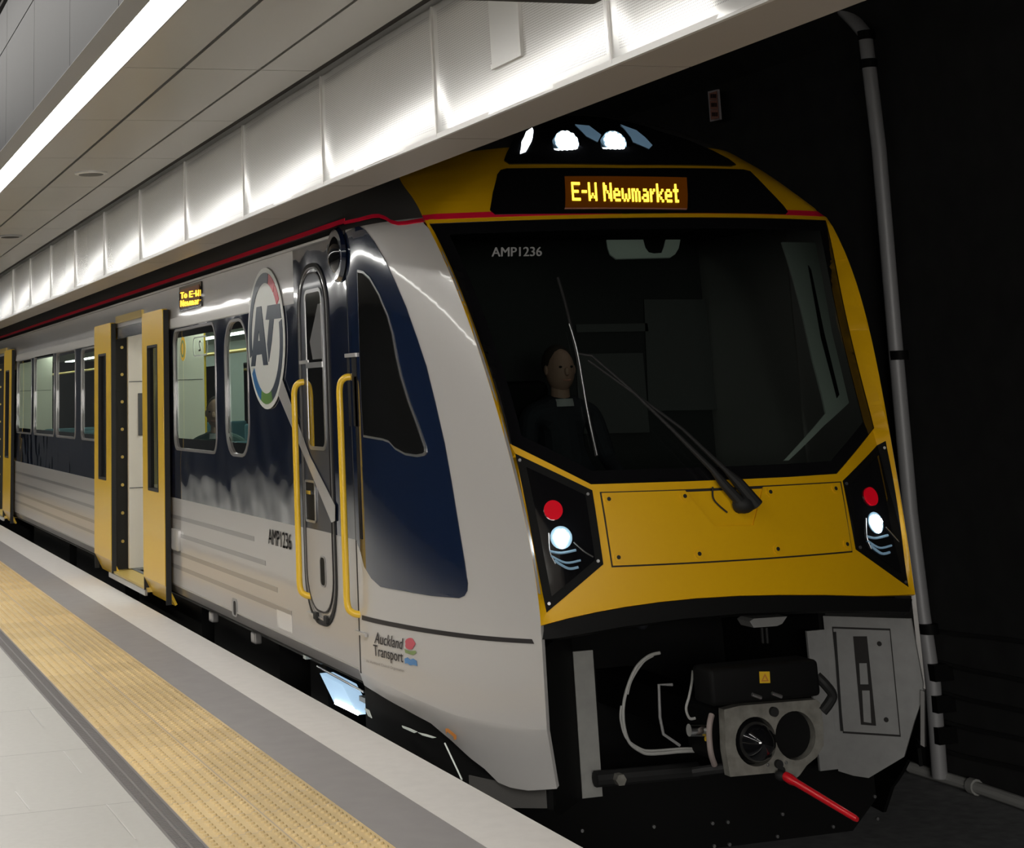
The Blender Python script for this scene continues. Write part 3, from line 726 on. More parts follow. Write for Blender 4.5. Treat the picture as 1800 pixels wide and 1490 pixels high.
# red line along the cant rail and over the nose
rl=[(606,388.5),(620,385.5),(632,383),(645,379.5),(655,377),(667,376.5),(678,380.5),(688,387),(700,390),(715,389),(735,385.5),(748,384)]
rs=[sz(p) for p in rl]; lowr=[sz((x,y+6)) for x,y in rl]
def RM(a,b_):
    return SM(a,b_)
def SR(y,z):                                  # red line on the straight body (roof shoulder above 2.42)
    p=Vector((XC-hw(z),y,z)); e=.01; n=Vector((XC-hw(z+e),0,z+e))-Vector((XC-hw(z-e),0,z-e)); n=Vector((-n.z,0,n.x)).normalized()
    if n.x>0: n=-n
    return p,n
tp('red_line',rs+lowr[::-1],SM,'red',step=.05,off=.004,th=.004)
tp('red_line',[(8.98,2.458),(32,2.458),(32,2.485),(8.98,2.485)],SR,'red',step=0,off=.004,th=.004)
part('gutter_rail',MB().box(XS-.02,XS+.01,9.1,33,2.398,2.412),'silver',train)
part('gutter_rail',MB().box(XS-.004,XS+.01,9.1,33,2.42,2.448),'black',train)
# navy panel on the nose side, cab side window, seam, groove
nav=SD((632,397),(643,404),(659,425.6),(678,458),(696.6,498),(715,541),(734,595),(750,643),(766,707.5),(782.5,780),(795,850),(808,930),(818,990),(823,1025),(822,1038),(817,1047),(808,1051),(760,1047),(707,1037.7),(670,1031),(653.7,1016),(641,995),(635,970))+[(8.955,.84),(8.955,2.405)]
navp=tp('nose_window_band',nav,SM,'navy2',step=.05,off=.004,th=.004)
csw=SD((630,474),(640,476),(652,487),(668,515),(684,553),(693,585),(700,625),(708,660),(722,705),(737,745),(751,785),(752,795),(747,801),(735,803),(715,800),(697,790),(686,778),(675,774),(641,768),(637,700))
cw=tp('cab_side_window',csw,SM,'steel',step=.05,off=.008,th=.004)
patch('pane',shrink(csw,.012),SM,'blackglass',cw,step=.05,off=.012,th=.004)
tp('body_seam',[(8.96,.2),(8.972,.2),(8.972,2.42),(8.96,2.42)],SM,'gap',step=0,off=.002,th=.004)
tp('nose_groove',SD((637,1081),(700,1095),(770,1107),(850,1117),(935,1123),(939,1131),(850,1125),(770,1115),(700,1103),(637,1089)),SM,'decal_black',step=.04,off=.003,th=.004)
def stext(name,s,p0,p1,h,m,bold=0.,sk=0.): return ftext(name,s,p0,p1,h,m,train,smap,bold,.004,sk)
stext('operator_lettering','Auckland',(659,1129.5),(708,1141),19.5,'decal_black',.03,2)
stext('operator_lettering','Transport',(658,1151.5),(710,1164),19.5,'decal_black',.03,-1)
stext('operator_small_lettering','An Auckland Council Organisation',(645,1163),(711.5,1181),4.6,'dtext')
em=MB()
fl=tp('flower_emblem',SD(*[(721.5+8.5*math.cos(t*math.pi/8)*(1+.12*math.cos(t*math.pi*5/8)),1131+10.5*math.sin(t*math.pi/8)) for t in range(16)]),SM,'pink',step=0,off=.004,th=.002)
patch('leaf',SD((712,1140),(720,1144),(731,1143),(733,1147),(727,1151),(721,1149),(714,1147)),SM,'leaf',fl,step=0,off=.0045,th=.002)
patch('wave',SD((712,1157),(717,1155),(722,1159),(727,1157),(733,1161),(734,1170),(728,1168),(722,1169),(717,1165),(713,1166)),SM,'wave',fl,step=0,off=.004,th=.002)
tp('jacking_mark',SD((784,1280),(788,1279.5),(803,1292),(803,1299),(799,1300),(798,1294),(787,1285),(785,1290)),SM,'orange',step=0,off=.004,th=.002)
def pl2(*pts,X=XS): return [tuple(onx(p,X)[k] for k in (1,2)) for p in pts]
# ---- long side walls
DO=[(14.36,16.12),(24.3,26.0)]; YEND=32.5
WIN=[(12.09,13.50,1.20,2.07,(.10,.10,.10,.10)),(11.17,11.80,1.20,2.06,(.22,.22,.2,.2)),(18.50,19.90,1.20,2.09,.08),(17.0,18.1,1.20,2.07,.08),(20.06,21.78,1.20,2.10,.08),(22.03,23.5,1.20,2.09,.08),(26.5,27.9,1.2,2.08,.08)]
seg=[(8.97,14.36),(16.12,24.3),(26.0,YEND)]
lows=[]
for a,c in seg:
    tp('lower_side_panel',[(a,.218),(c,.218),(c,.84),(a,.84)],PXf(XS),'silver',step=.4,th=.03)
for a,c in seg:
    hol=[rrect(w0,w1,z0,z1,r_) for w0,w1,z0,z1,r_ in WIN if a<w0<c]
    out=[(a,.84),(c,.84),(c,2.09),(max(a,10.02),2.09)]+([(10.02,2.40),(a,2.40)] if a<9 else [])
    tp('window_band',out,PXf(XS),'navy',holes=hol,step=.4,th=.03)
tp('cantrail_panel',[(10.02,2.09),(14.36,2.09),(14.36,2.17),(16.12,2.17),(16.12,2.09),(24.3,2.09),(24.3,2.17),(26.0,2.17),(26.0,2.09),(YEND,2.09),(YEND,2.42),(8.97,2.42),(8.97,2.40),(10.02,2.40)],PXf(XS),'silver',step=.4,th=.03)
for a,c in ((11.06,14.3),(16.2,24.2),(26.1,YEND)):
    tp('white_strip',[(a,2.095),(c,2.095),(c,2.17),(a,2.17)],PXf(XS),'white_paint',step=0,off=.006,th=.006)
for (z,e) in ((.703,11.1),(.580,10.83),(.45,10.56),(.35,10.26)):
    for a,c in ((e,14.3),(16.9,24.2)):
        tp('side_stripe',[(a,z-.014),(c,z-.014),(c,z+.014),(a,z+.014)],PXf(XS),'stripe',step=0,off=.002,th=.002)
for a,c in seg:
    b=MB(); b.add([(XS,a,.218),(XS,c,.218),(XS+.03,c,.15),(XS+.03,a,.15)],[(0,1,2,3)])
    part('sole_bar',b,'stripe',train)
    part('sole_plate',MB().box(XS+.03,XS+.14,a,c,.14,.15),'black',train)
    part('sole_bar_edge',MB().box(XS-.003,XS+.004,a,c,.213,.223),'steel',train)
part('far_side_wall',MB().box(XC+HW-.03,XC+HW,9,YEND,.15,2.42),'silver',train)
part('body_end',MB().box(XS,XC+HW,YEND,YEND+.05,.15,2.42),'black',train)
for w0,w1,z0,z1,r_ in WIN:
    f_=tp('side_window',rrect(w0-.012,w1+.012,z0-.012,z1+.012,r_ if not isinstance(r_,tuple) else tuple(q+.012 for q in r_)),PXf(XS),'stripe',holes=[rrect(w0+.006,w1-.006,z0+.006,z1-.006,r_)],step=0,off=.004,th=.03)
    ins=.045 if w1<14 else .03
    patch('window_mask',rrect(w0,w1,z0,z1,r_),PXf(XS+.012),'blackglass',f_,holes=[rrect(w0+ins,w1-ins*.4,z0+ins*1.7,z1-ins*1.2,.08)],step=0,th=.003)
    patch('pane',rrect(w0+.02,w1-.02,z0+.02,z1-.02,.1),PXf(XS+.016),'glass',f_,step=0,th=0)
# doors
def door(ya,yb,zt=2.25):
    P_=rrect(ya,yb,.205,zt,(.07 if ya<14 else .02,.02,.0,.0)) if False else rrect(ya,yb,.205,zt,[.03,.03,.001,.001],3)
    hx0,hx1=(ya+yb)/2-.20,(ya+yb)/2+.20
    d=tp('door_leaf',P_,PXf(2.745),'yellowdoor',holes=[rrect(hx0,hx1,.88,1.975,.01,2)],step=0,th=.04)
    patch('door_flange',[(ya,.0),(yb,.0),(yb,1.),(ya,1.)],lambda a,b_: (Vector((2.745+.075*(1-b_),a,.06+.147*b_)),Vector((-.9,0,-.45)).normalized()),'yellowdoor',d,step=0,th=.02)
    patch('door_window',rrect(hx0-.008,hx1+.008,.872,1.983,.01,2),PXf(2.765),'glass',d,step=0,th=0)
    patch('window_gasket',rrect(hx0-.012,hx1+.012,.868,1.987,.012,2),PXf(2.744),'rubber',d,holes=[rrect(hx0+.008,hx1-.008,.888,1.967,.01,2)],step=0,off=.002,th=.05)
    patch('edge_seal',[(ya-.015,.07),(ya,.07),(ya,2.24),(ya-.015,2.24)],PXf(2.75),'rubber',d,step=0,th=.04)
    patch('edge_seal',[(yb,.07),(yb+.015,.07),(yb+.015,2.24),(yb,2.24)],PXf(2.75),'rubber',d,step=0,th=.04)
    return d
door(13.60,14.46); door(15.98,16.88); door(23.60,24.43)
for a,c in DO:
    b=MB(); b.box(XS,XS+.13,c-.02,c,.1,2.2); b.box(XS,XS+.13,a,a+.02,.1,2.2); b.box(XS,XS+.13,a,c,2.15,2.2); b.box(XS-.03,XS,c-.03,c+.0,.1,2.2)
    fr_=part('door_frame',b,'rubber',train)
    for k in range(8): part('frame_stud',MB().tube([(XS+.06,c-.022,.35+k*.24),(XS+.06,c-.03,.35+k*.24)],.014,10),'gold',fr_,True)
    part('door_sill',MB().box(XS-.045,XS+.13,a+.05,c-.02,.085,.115),'gold',train)
    part('door_step_edge',MB().box(XS-.065,XS-.045,a+.05,c-.02,.06,.10),'steel',train)
    part('door_header',MB().box(XS-.01,XS+.06,a+.05,c-.05,2.10,2.20).box(XS-.02,XS,a+.3,c-.3,2.12,2.18),'chrome',train)
    part('header_lamp',MB().box(XS-.02,XS+.0,a+.35,c-.15,2.24,2.30),'gold',train)
# cab door with grab rails
def ring(name,outer,d,m,off,parent,mapf=PXf(XS)): return patch(name,outer,mapf,m,parent,holes=[shrink(outer,d)],step=0,off=off,th=.006)
cd_=tp('cab_door',rrect(9.385,9.875,.43,2.235,(.2,.2,.2,.2),8),PXf(XS),'navydoor',step=0,off=.004,th=.004)
tp('cab_door_lower',rrect(9.385,9.875,.43,.845,(.001,.001,.2,.2),8),PXf(XS),'silver_door',step=0,off=.006,th=.004)
ring('door_gasket',rrect(9.32,9.94,.355,2.295,(.27,.27,.26,.26),9),.022,'rubber',.006,cd_)
ring('door_seam',rrect(9.375,9.885,.42,2.245,(.21,.21,.21,.21),8),.010,'decal_black',.008,cd_)
ring('door_rim',rrect(9.345,9.915,.385,2.272,(.25,.25,.24,.24),9),.008,'stripe',.007,cd_)
ring('window_frame',rrect(9.425,9.775,1.27,2.15,.06),.02,'steel',.010,cd_)
patch('cab_door_pane',rrect(9.44,9.76,1.29,2.13,.05),PXf(XS),'blackglass',cd_,step=0,off=.008,th=.003)
patch('window_sash',[(9.44,1.715),(9.76,1.715),(9.76,1.745),(9.44,1.745)],PXf(XS),'steel',cd_,step=0,off=.014,th=.006)
patch('cab_interior_view',[(9.44,1.76),(9.63,1.76),(9.68,1.86),(9.55,2.0),(9.50,2.06),(9.44,2.06)],PXf(XS),'cabmid',cd_,step=0,off=.0095,th=.001)
lv=patch('door_lever_box',rrect(9.67,9.86,.885,1.10,.02),PXf(XS),'black',cd_,step=0,off=.008,th=.004)
ring('lever_frame',rrect(9.665,9.865,.88,1.105,.02),.012,'steel',.012,cd_)
patch('door_lever',[(9.72,1.03),(9.83,1.03),(9.83,1.05),(9.72,1.05)],PXf(XS),'chrome',cd_,step=0,off=.02,th=.01)
patch('handle_slot',rrect(9.515,9.605,.565,.71,.03),PXf(XS),'black',cd_,step=0,off=.010,th=.004)
ring('slot_rim',rrect(9.508,9.612,.558,.717,.035),.008,'stripe',.012,cd_)
for y in (9.52,9.72): part('door_hinge',MB().bbox(XS-.02,XS,y-.03,y+.03,.375,.415,.006),'rubber',cd_)
for i,(px_,pt,pb) in enumerate((((517,690),672,1047),((597,690),663,1078))):
    yr=onx(px_,2.755).y; zt=onx((px_[0],pt),2.755).z; zb=onx((px_[0]+7,pb),2.755).z
    gr=part('grab_rail',MB().tube(smoothpath([(XS+.01,yr-.025,zt+.0),(2.78,yr-.015,zt-.005),(2.757,yr,zt-.05),(2.755,yr,zt-.2),(2.755,yr,(zt+zb)/2),(2.755,yr,zb+.2),(2.757,yr,zb+.05),(2.78,yr-.015,zb+.01),(XS+.01,yr-.03,zb)],6),.0175,12),'yellowdoor',train,True)
    y_=yr-.05
    pk=patch('rail_pocket',[(y_-.09,zt-.25),(y_+.07,zt-.25),(y_+.07,zt+.10),(y_-.09,zt+.10)],PXf(XS),'black',train,step=0,off=.003,th=.003)
    patch('rail_pocket',[(y_-.085,.85),(y_-.045,.85),(y_-.045,zt),(y_-.085,zt)],PXf(XS),'black',train,step=0,off=.003,th=.003)
    patch('pocket_ledge',[(y_-.10,zt+.10),(y_+.08,zt+.10),(y_+.08,zt+.12),(y_-.10,zt+.12)],PXf(XS),'silver',pk,step=0,off=.012,th=.012)
    patch('pocket_ledge',[(y_-.10,.385),(y_+.08,.385),(y_+.08,.40),(y_-.10,.40)],PXf(XS),'silver',pk,step=0,off=.014,th=.014)
cm=part('camera_housing',MB().ball((XS+.02,9.08,2.30),.125,(.65,1,1),20),'gloss_black',train,True)
part('housing_ring',MB().tube([(XS-.01,9.08,2.30),(XS-.03,9.08,2.30)],[.15,.135],24),'navy',train,True)
# diagonal livery stripe, roundel logo
dg=pl2((498.7,666),(492,694),(537,800),(586,918),(592,915),(592,888),(547,800))
tp('diagonal_stripe',dg,PXf(XS),'silver',step=0,off=.011,th=.002)
LY,LZ=10.66,1.917
lg=tp('roundel_logo',circ(LY,LZ,.447,48,.428),PXf(XS),'logo_white',step=0,off=.010,th=.004)
def arc(t0,t1,r0=.335,r1=.398,n=20):
    k=max(3,int(abs(t1-t0)/8)); A=[math.radians(t0+(t1-t0)*i/k) for i in range(k+1)]
    return [(LY-r1*1.03*math.cos(t),LZ+r1*math.sin(t)) for t in A]+[(LY-r0*1.03*math.cos(t),LZ+r0*math.sin(t)) for t in A[::-1]]
for t0,t1,m_ in ((76,196,'logo_dark'),(52,74,'logo_red'),(33,50,'logo_red'),(-70,14,'logo_dark'),(-110,-70,'logo_green'),(-148,-111,'logo_blue')):
    patch('logo_ring',arc(t0,t1),PXf(XS),m_,lg,step=0,off=.013,th=.003)
def LP(*pts): return pl2(*[(430+x/5.52,460+y/5.52) for x,y in pts])
patch('logo_letter',LP((133,440),(178,430),(243,1000),(200,1003),(186,895),(130,905),(120,1012),(80,1015),(95,870)),PXf(XS),'logo_dark',lg,holes=[LP((155,665),(168,765),(143,768))],step=0,off=.013,th=.003)
patch('logo_letter',LP((240,425),(357,405),(374,545),(300,555),(280,770),(252,970),(236,800),(258,562),(222,562)),PXf(XS),'logo_dark',lg,step=0,off=.013,th=.003)
# side display, lettering, labels
sd=tp('side_display',rrect(12.45,13.21,2.205,2.385,.01,2),PXf(XS),'gloss_black',step=0,off=.012,th=.012)
patch('display_panel',rrect(12.50,13.16,2.225,2.365,.01,2),PXf(XS),'amber_dim',sd,step=0,off=.015,th=.002)
def pmap(p,o): q=onx(p,XS); return q-Vector((o+.008,0,0))
matrix_text('To E-W',(321.5,514),(354,509),(321.5,525),pmap,'amber',sd,'display_text')
matrix_text('Newmar',(321.5,528),(354,523),(321.5,539),pmap,'amber',sd,'display_text')
def sidetext(name,s,ya,yb,z,h,m,parent,x=XS-.004,bold=0.): return text(name,s,lambda u,v: Vector((x,ya+(yb-ya)*u,z+h*v)),m,parent,bold)
sidetext('fleet_number','AMP1236',10.74,10.215,.700,.088,'decal_black',train,bold=.045)
tp('data_label',[(10.26,.243),(10.585,.243),(10.585,.340),(10.26,.340)],PXf(XS),'white_paint',step=0,off=.003,th=.003)
jk=tp('jacking_pocket',rrect(11.58,11.72,.19,.30,.03),PXf(XS),'grey_metal',step=0,off=.004,th=.004)
patch('pocket_hole',rrect(11.61,11.67,.20,.285,.02),PXf(XS),'gap',jk,step=0,off=.006,th=.003)
cb=tp('control_box',rrect(13.32,13.57,.47,.62,.01),PXf(XS),'silver',step=0,off=.02,th=.02)
# window stickers
def st(s,c,r_,m_,y): pass
wn=tp('window_sticker',circ(13.22,1.93,.09,20),PXf(XS+.012),'stickyellow',step=0,th=.002)
ring('sticker_pattern',circ(13.22,1.93,.065,20),.018,'leaf',.002,wn,PXf(XS+.011))
wn=tp('window_sticker',rrect(12.38,12.86,1.86,2.0,.06),PXf(XS+.012),'intgreen',holes=[rrect(12.39,12.85,1.87,1.99,.055)],step=0,th=.002)
sidetext('car_number','2',12.58,12.66,1.895,.075,'white_paint',wn,XS+.010,.02)
# ---- interior
inn=[]
part('saloon_floor',MB().box(XS+.13,XC+HW-.03,10.15,YEND,.08,.12),'intfloor',train)
part('saloon_ceiling',MB().box(XS+.03,XC+HW-.03,10.15,YEND,2.24,2.30),'interior',train)
part('saloon_lining',MB().box(XC+HW-.07,XC+HW-.03,10.15,YEND,.12,2.24),'intgreen',train)
b=MB()
for k in range(7): b.box(XC+HW-.085,XC+HW-.07,10.6+k*3.1,12.6+k*3.1,1.0,1.95)
part('far_window',b,'blackglass',train)
part('saloon_bulkhead',MB().box(XS+.03,XC+HW-.03,10.1,10.15,.12,2.24),'intgreen',train)
for xl in (3.6,4.75): part('saloon_light',MB().box(xl-.06,xl+.06,10.4,YEND-.4,2.225,2.24),'intlight',train)
for ya in (16.02,26.0):
    dp=part('draught_screen',MB().bbox(XS+.10,3.62,ya,ya+.05,.12,2.2,.01),'interior',train)
    part('control_panel',MB().bbox(3.0,3.12,ya-.012,ya,1.25,1.62,.005),'ctrl',dp)
    part('panel_seam',MB().box(XS+.11,3.6,ya-.003,ya,.80,.806).box(XS+.11,3.6,ya-.003,ya,1.72,1.726),'ctrl',dp)
part('draught_screen',MB().bbox(XS+.10,3.5,14.26,14.30,.12,1.0,.01),'intgreen',train)
s_=part('seat',MB().bbox(2.95,3.45,13.75,14.2,.60,.70,.03),'seat',train,True); part('seat_base',MB().box(3.0,3.4,13.85,14.1,.12,.6),'ctrl',s_)
for i,(ya,yb) in enumerate(((10.6,12.0),(12.3,13.0),(17.0,18.4),(19.0,20.4),(21.2,22.6))):
    for xa in ((2.92,3.55),(4.85,5.42)):
        s_=part('seat',MB().bbox(xa[0],xa[1],ya,ya+.45,.50,.60,.03),'seat',train,True)
        part('seat_back',MB().bbox(xa[0],xa[1],ya+.42,ya+.52,.55,1.25,.03),'seat',s_,True)
        part('seat_base',MB().box(xa[0]+.05,xa[1]-.05,ya+.1,ya+.4,.12,.5),'ctrl',s_)
for y in (12.2,13.9,16.6,19.4,22.4):
    part('grab_pole',MB().tube([(3.75,y,.12),(3.75,y,2.24)],.018,10),'pole',train,True)
part('ceiling_rail',MB().tube([(3.75,10.4,1.95),(3.75,30,1.95)],.016,8),'pole',train,True)
# cab interior
lc=area('cab_fill',(XC+.35,8.72,2.40),(1.0,.5),.6)  # added fill light so the cab trim shows through the windscreen
part('cab_back_wall',MB().box(XS+.05,XC+HW-.05,10.0,10.06,.2,2.5),'darkcab',train)
part('cab_floor',MB().box(3.3,5.05,7.75,10.0,.50,.54),'black',train); part('cab_ceiling',MB().box(3.2,5.15,8.5,10.0,2.44,2.5),'black',train)
for q in (((1012,570),(1138,568),(1140,582),(1014,584)),((1132,526),(1240,526),(1260,720),(1140,722)),((1308,526),(1412,524),(1440,725),(1330,727)),((1012,622),(1130,620),(1142,760),(1020,762))):
    part('cab_panel',MB().add([ony(p,9.97) for p in q]+[ony(p,9.99) for p in q],[(0,1,2,3),(0,1,5,4),(1,2,6,5),(2,3,7,6),(3,0,4,7)]),'cabmid',train)
part('driver_desk',MB().bbox(3.35,5.0,7.98,8.5,.9,1.12,.03),'black',train); part('cab_seat_back',MB().bbox(3.62,4.1,9.30,9.40,.9,1.6,.05),'black',train,True)
# ---- under the nose: bumper band, guide panels, recess, coupler
edge_b=F((1607,1052),(1530,1048),(1450,1046),(1370,1046),(1300,1047.5),(1225,1052),(1160,1058.5),(1100,1067),(1050,1076),(1000,1087),(952,1098.5))
edge_b[0]=(wo(.5)-.015,edge_b[0][1]); edge_b[-1]=(-wo(.5)+.015,edge_b[-1][1])
tp('bumper_band',edge_b+F((953,1124),(1010,1116),(1100,1100),(1200,1087),(1300,1078),(1385,1075),(1446,1073),(1530,1073),(1600,1075)),FM,'black',step=.06,off=-.003,th=.04)
def GP(sg_):
    A=Vector((XC+sg_*.668,7.9,0)); B_=Vector((XC+sg_*.957,7.585,0)); d=(B_-A); n=Vector((-sg_*d.y*-1,0,0))
    nn=Vector((d.y,-d.x,0)); nn=nn if nn.y<0 else -nn
    return lambda a,b_: (A+d*a+Vector((0,0,b_)),nn.normalized())
def gpx(p,sg_=1):
    A=Vector((XC+sg_*.668,7.9,0)); B_=Vector((XC+sg_*.957,7.585,0)); d=B_-A; nn=Vector((d.y,-d.x,0)); r_=ray(*p); t=(A-EYE).dot(nn)/r_.dot(nn); q=EYE+r_*t
    return ((q-A).dot(d)/d.length_squared,q.z)
gr_=tp('guide_panel',[(0,.44),(.98,.44)]+[gpx(p) for p in ((1622,1200),(1621,1228),(1607,1268),(1589,1330),(1527,1367),(1500,1363))]+[(0,-.255)],GP(1),'grey_metal',step=0,th=.02)
hb=[gpx(p) for p in ((1463,1101),(1565,1104.5),(1583.5,1294.5),(1482,1288))]
ring('panel_seam',hb,.008,'gap',.004,gr_,GP(1))
patch('panel_slot',[gpx(p) for p in ((1500,1118),(1524,1118),(1540,1275),(1514,1273))],GP(1),'gap',gr_,step=0,off=.004,th=.004)
for q in (((1511,1165),(1524,1165),(1527,1202),(1513,1202)),((1516,1213),(1529,1213),(1532,1270),(1519,1268))): patch('slot_tube',[gpx(p) for p in q],GP(1),'grey_metal',gr_,step=0,off=.007,th=.004)
for p in ((1546,1131),(1558,1264.5)):
    a_,b_=gpx(p); patch('panel_hole',circ(a_,b_,.026,16,.011),GP(1),'gap',gr_,step=0,off=.004,th=.003)
patch('panel_hinge',[gpx(p) for p in ((1466,1110),(1470,1110),(1482,1284),(1478,1284))],GP(1),'rubber',gr_,step=0,off=.008,th=.006)
tp('guide_panel',[(0,.5),(.96,.44),(.96,.1),(.88,-.12),(.84,-.2),(.7,-.25),(0,-.245)],GP(-1),'black',step=0,th=.02)
for sg_ in (-1,1):
    part('guide_strip',MB().box(XC+sg_*.568 if sg_>0 else XC-.668,XC+.668 if sg_>0 else XC-.568,7.895,7.91,-.245,.378),'strip_metal' if sg_<0 else 'grey_metal',train)
b=MB(); b.box(XC-.96,XC+.96,8.9,8.95,-.6,.6); b.box(XC-.70,XC-.66,7.93,8.9,-.25,.55); b.box(XC+.66,XC+.70,7.93,8.9,-.25,.55); b.box(XC-.95,XC+.95,7.7,8.9,.50,.545)
part('coupler_recess',b,'black',train)
dp=part('deflector_plate',MB().add([(XC+x,8.2+e,z) for e in (0,.03) for x,z in ((-1.05,-.26),(1.05,-.26),(1.05,-.47),(.9,-.60),(-.9,-.60),(-1.05,-.47))],[(0,1,2,3,4,5),(11,10,9,8,7,6)]+[(i,(i+1)%6,6+(i+1)%6,6+i) for i in range(6)]),'black',train)
for p in ((1374,1430),(1365,1469),(1463,1452),(1536,1399),(1541,1438),(1278,1444),(1251,1446),(1148,1452),(1254,1486),(1281,1483),(1022,1459)):
    c=ony(p,8.19)
    if c.z>-.6: part('plate_bolt',MB().tube([c,c-Vector((0,.012,0))],.008,8),'steel',dp,True)
cpy=7.3
def cpart(name,mb,m_,sm=False,parent=None): return part(name,mb,m_,parent or cp,sm)
def PYP(p,Y=cpy): q=ony(p,Y); return (q.x,q.z)
cL,cR=PYP((1329,1303)),PYP((1398.5,1292.5)); rr=.1
th1=math.atan2(cR[1]-cL[1],cR[0]-cL[0]); dcc=math.hypot(cR[0]-cL[0],cR[1]-cL[1]); al=math.acos(min(1,dcc/2/rr))
hole=[(cL[0]+rr*math.cos(th1+al+(2*math.pi-2*al)*k/30),cL[1]+rr*math.sin(th1+al+(2*math.pi-2*al)*k/30)) for k in range(31)]+[(cR[0]+rr*math.cos(th1+math.pi+al+(2*math.pi-2*al)*k/30),cR[1]+rr*math.sin(th1+math.pi+al+(2*math.pi-2*al)*k/30)) for k in range(1,30)]
cp=patch('coupler',[PYP(p) for p in ((1273,1247),(1300,1240),(1435,1229),(1442,1235),(1447,1270),(1448,1310),(1436,1330),(1418,1345),(1406,1362),(1395,1371),(1378,1365),(1360,1358),(1284,1365),(1276,1320))],PYf(cpy),'plate',train,holes=[hole],step=0,th=.05,label='scratched grey steel coupler face with two round openings')
cpart('coupler_cone',MB().tube([(cL[0],cpy+.05,cL[1]),(cL[0],cpy-.0,cL[1]),(cL[0],cpy-.05,cL[1]),(cL[0],cpy-.08,cL[1]),(cL[0],cpy-.09,cL[1])],[.094,.088,.068,.038,.012],28),'gloss_black',True)
cpart('coupler_funnel',MB().tube([(cR[0],cpy+.04,cR[1]),(cR[0],cpy+.25,cR[1])],[.098,.05],28),'black',True)
cpart('coupler_shank',MB().bbox(XC-.20,XC+.20,cpy+.05,cpy+.45,-.07,.17,.03).box(XC-.1,XC+.1,cpy+.4,8.9,-.03,.13),'black')
for p,rd in (((1358.5,1250),.020),((1367,1342),.018),((1372,1352),.014)):
    c=ony(p,cpy); cpart('coupler_pin',MB().tube([c+Vector((0,.01,0)),c-Vector((0,.018,0))],rd,16),'rubber',True)
for p in ((1382,1340),(1350,1344)): c=ony(p,cpy); cpart('coupler_stud',MB().ball(c,.008,(1,.6,1),8),'steel',True)
tL=ony((1240,1158),cpy-.02); tR=ony((1432,1157),cpy-.02); bR=ony((1436,1213),cpy-.02)
eh=cpart('electric_head',MB().bbox(tL.x,tR.x,cpy-.05,cpy+.12,bR.z-.02,tR.z,.02),'black',True)
sx=[ony(p,cpy-.053) for p in ((1335,1180),(1353,1180),(1354,1200),(1336,1200.5))]
stk=cpart('warning_sticker',MB().add(sx+[v+Vector((0,.003,0)) for v in sx],[(0,1,2,3),(0,1,5,4),(1,2,6,5),(2,3,7,6),(3,0,4,7)]),'stickyellow')
tri=[ony(p,cpy-.0545) for p in ((1344.5,1183),(1351.5,1197),(1338,1197.5),(1344.6,1188),(1348,1195),(1341,1195.3))]
part('warning_symbol',MB().add(tri,[(0,1,4,3),(1,2,5,4),(2,0,3,5)]),'orange',cp)
for a_,c_ in (((1322,1220),(1338,1226)),((1357,1218),(1374,1224))): cpart('housing_clip',MB().tube([ony(a_,cpy-.06),ony(c_,cpy-.06)],.008,8),'steel',True)
cpart('hose',MB().tube(smoothpath([ony((1436,1188),cpy),ony((1450,1202),cpy-.02),ony((1463,1220),cpy-.02),ony((1458,1234),cpy-.01),ony((1446,1250),cpy)],6),.022,10),'rubber',True)
b=MB(); q=[ony(p,7.42) for p in ((1211,1283),(1246,1283))]; b.tube(q,.026,16); cpart('air_cylinder',b,'chrome',True)
cpart('cylinder_cap',MB().tube([ony((1240,1298),7.40),ony((1247,1299),7.40)],.010,10),'stickyellow',True)
cpart('air_hose',MB().tube(smoothpath([ony((1251,1256),7.38),ony((1247,1275),7.36),ony((1247,1300),7.36),ony((1250,1325),7.36),ony((1256,1344),7.38)],6),.013,10),'hose_grey',True)
cpart('bracket',MB().tube([ony((1218,1357),7.45),ony((1252,1352),7.4),ony((1290,1348),7.36)],.02,8),'rubber',True)
cpart('cable',MB().tube(smoothpath([ony(p,7.5) for p in ((1218,1178),(1216,1200),(1211,1225),(1206,1245),(1212,1262),(1222,1262))],6),.006,8),'cable',True)
cpart('cable',MB().tube(smoothpath([ony(p,7.5) for p in ((1222,1178),(1234,1192),(1250,1220))],6),.004,8),'cable',True)
for pts,r_ in ((((1160,1147),(1140,1153),(1119,1172),(1104,1205),(1096,1240),(1097,1275),(1107,1305),(1128,1321),(1143,1324.5),(1170,1323),(1195,1320.5),(1230,1320),(1240,1327)),.0075),(((1148,1152),(1130,1164),(1110,1195),(1103,1220)),.0055),(((1092,1240),(1091,1265),(1101,1297),(1125,1315),(1145,1319),(1195,1315.5),(1228,1315)),.005)):
    part('jumper_cable',MB().tube(smoothpath([ony(p,7.7) for p in pts],8),r_,8),'cable',train,True)
part('cable_bracket',MB().tube([ony(p,7.75) for p in ((1182,1203),(1158,1203),(1160,1260),(1166,1290),(1195,1310))],.007,6),'decal_grey',train,True)
part('cross_beam',MB().tube([(XC-.62,7.85,-.16),(XC-.1,7.85,-.17)],.035,10),'rubber',train,True)
c=ony((1084,1367),7.83); part('beam_bolt',MB().tube([c,c-Vector((0,.05,0))],.026,6),'plate',train)
# horn
hn=[ony(p,7.75) for p in ((1318,1092),(1325,1087),(1384,1083),(1375,1096),(1366,1100),(1325,1103))]
part('horn',MB().add(hn+[v+Vector((0,.12,0)) for v in hn],[(0,1,2,3,4,5)]+[(i,(i+1)%6,6+(i+1)%6,6+i) for i in range(6)]),'grey_metal',train)
part('horn_stem',MB().tube([ony((1339,1103),7.8),ony((1341,1130),7.8)],.008,8).tube([ony((1347,1103),7.8),ony((1349,1130),7.8)],.008,8),'rubber',train)
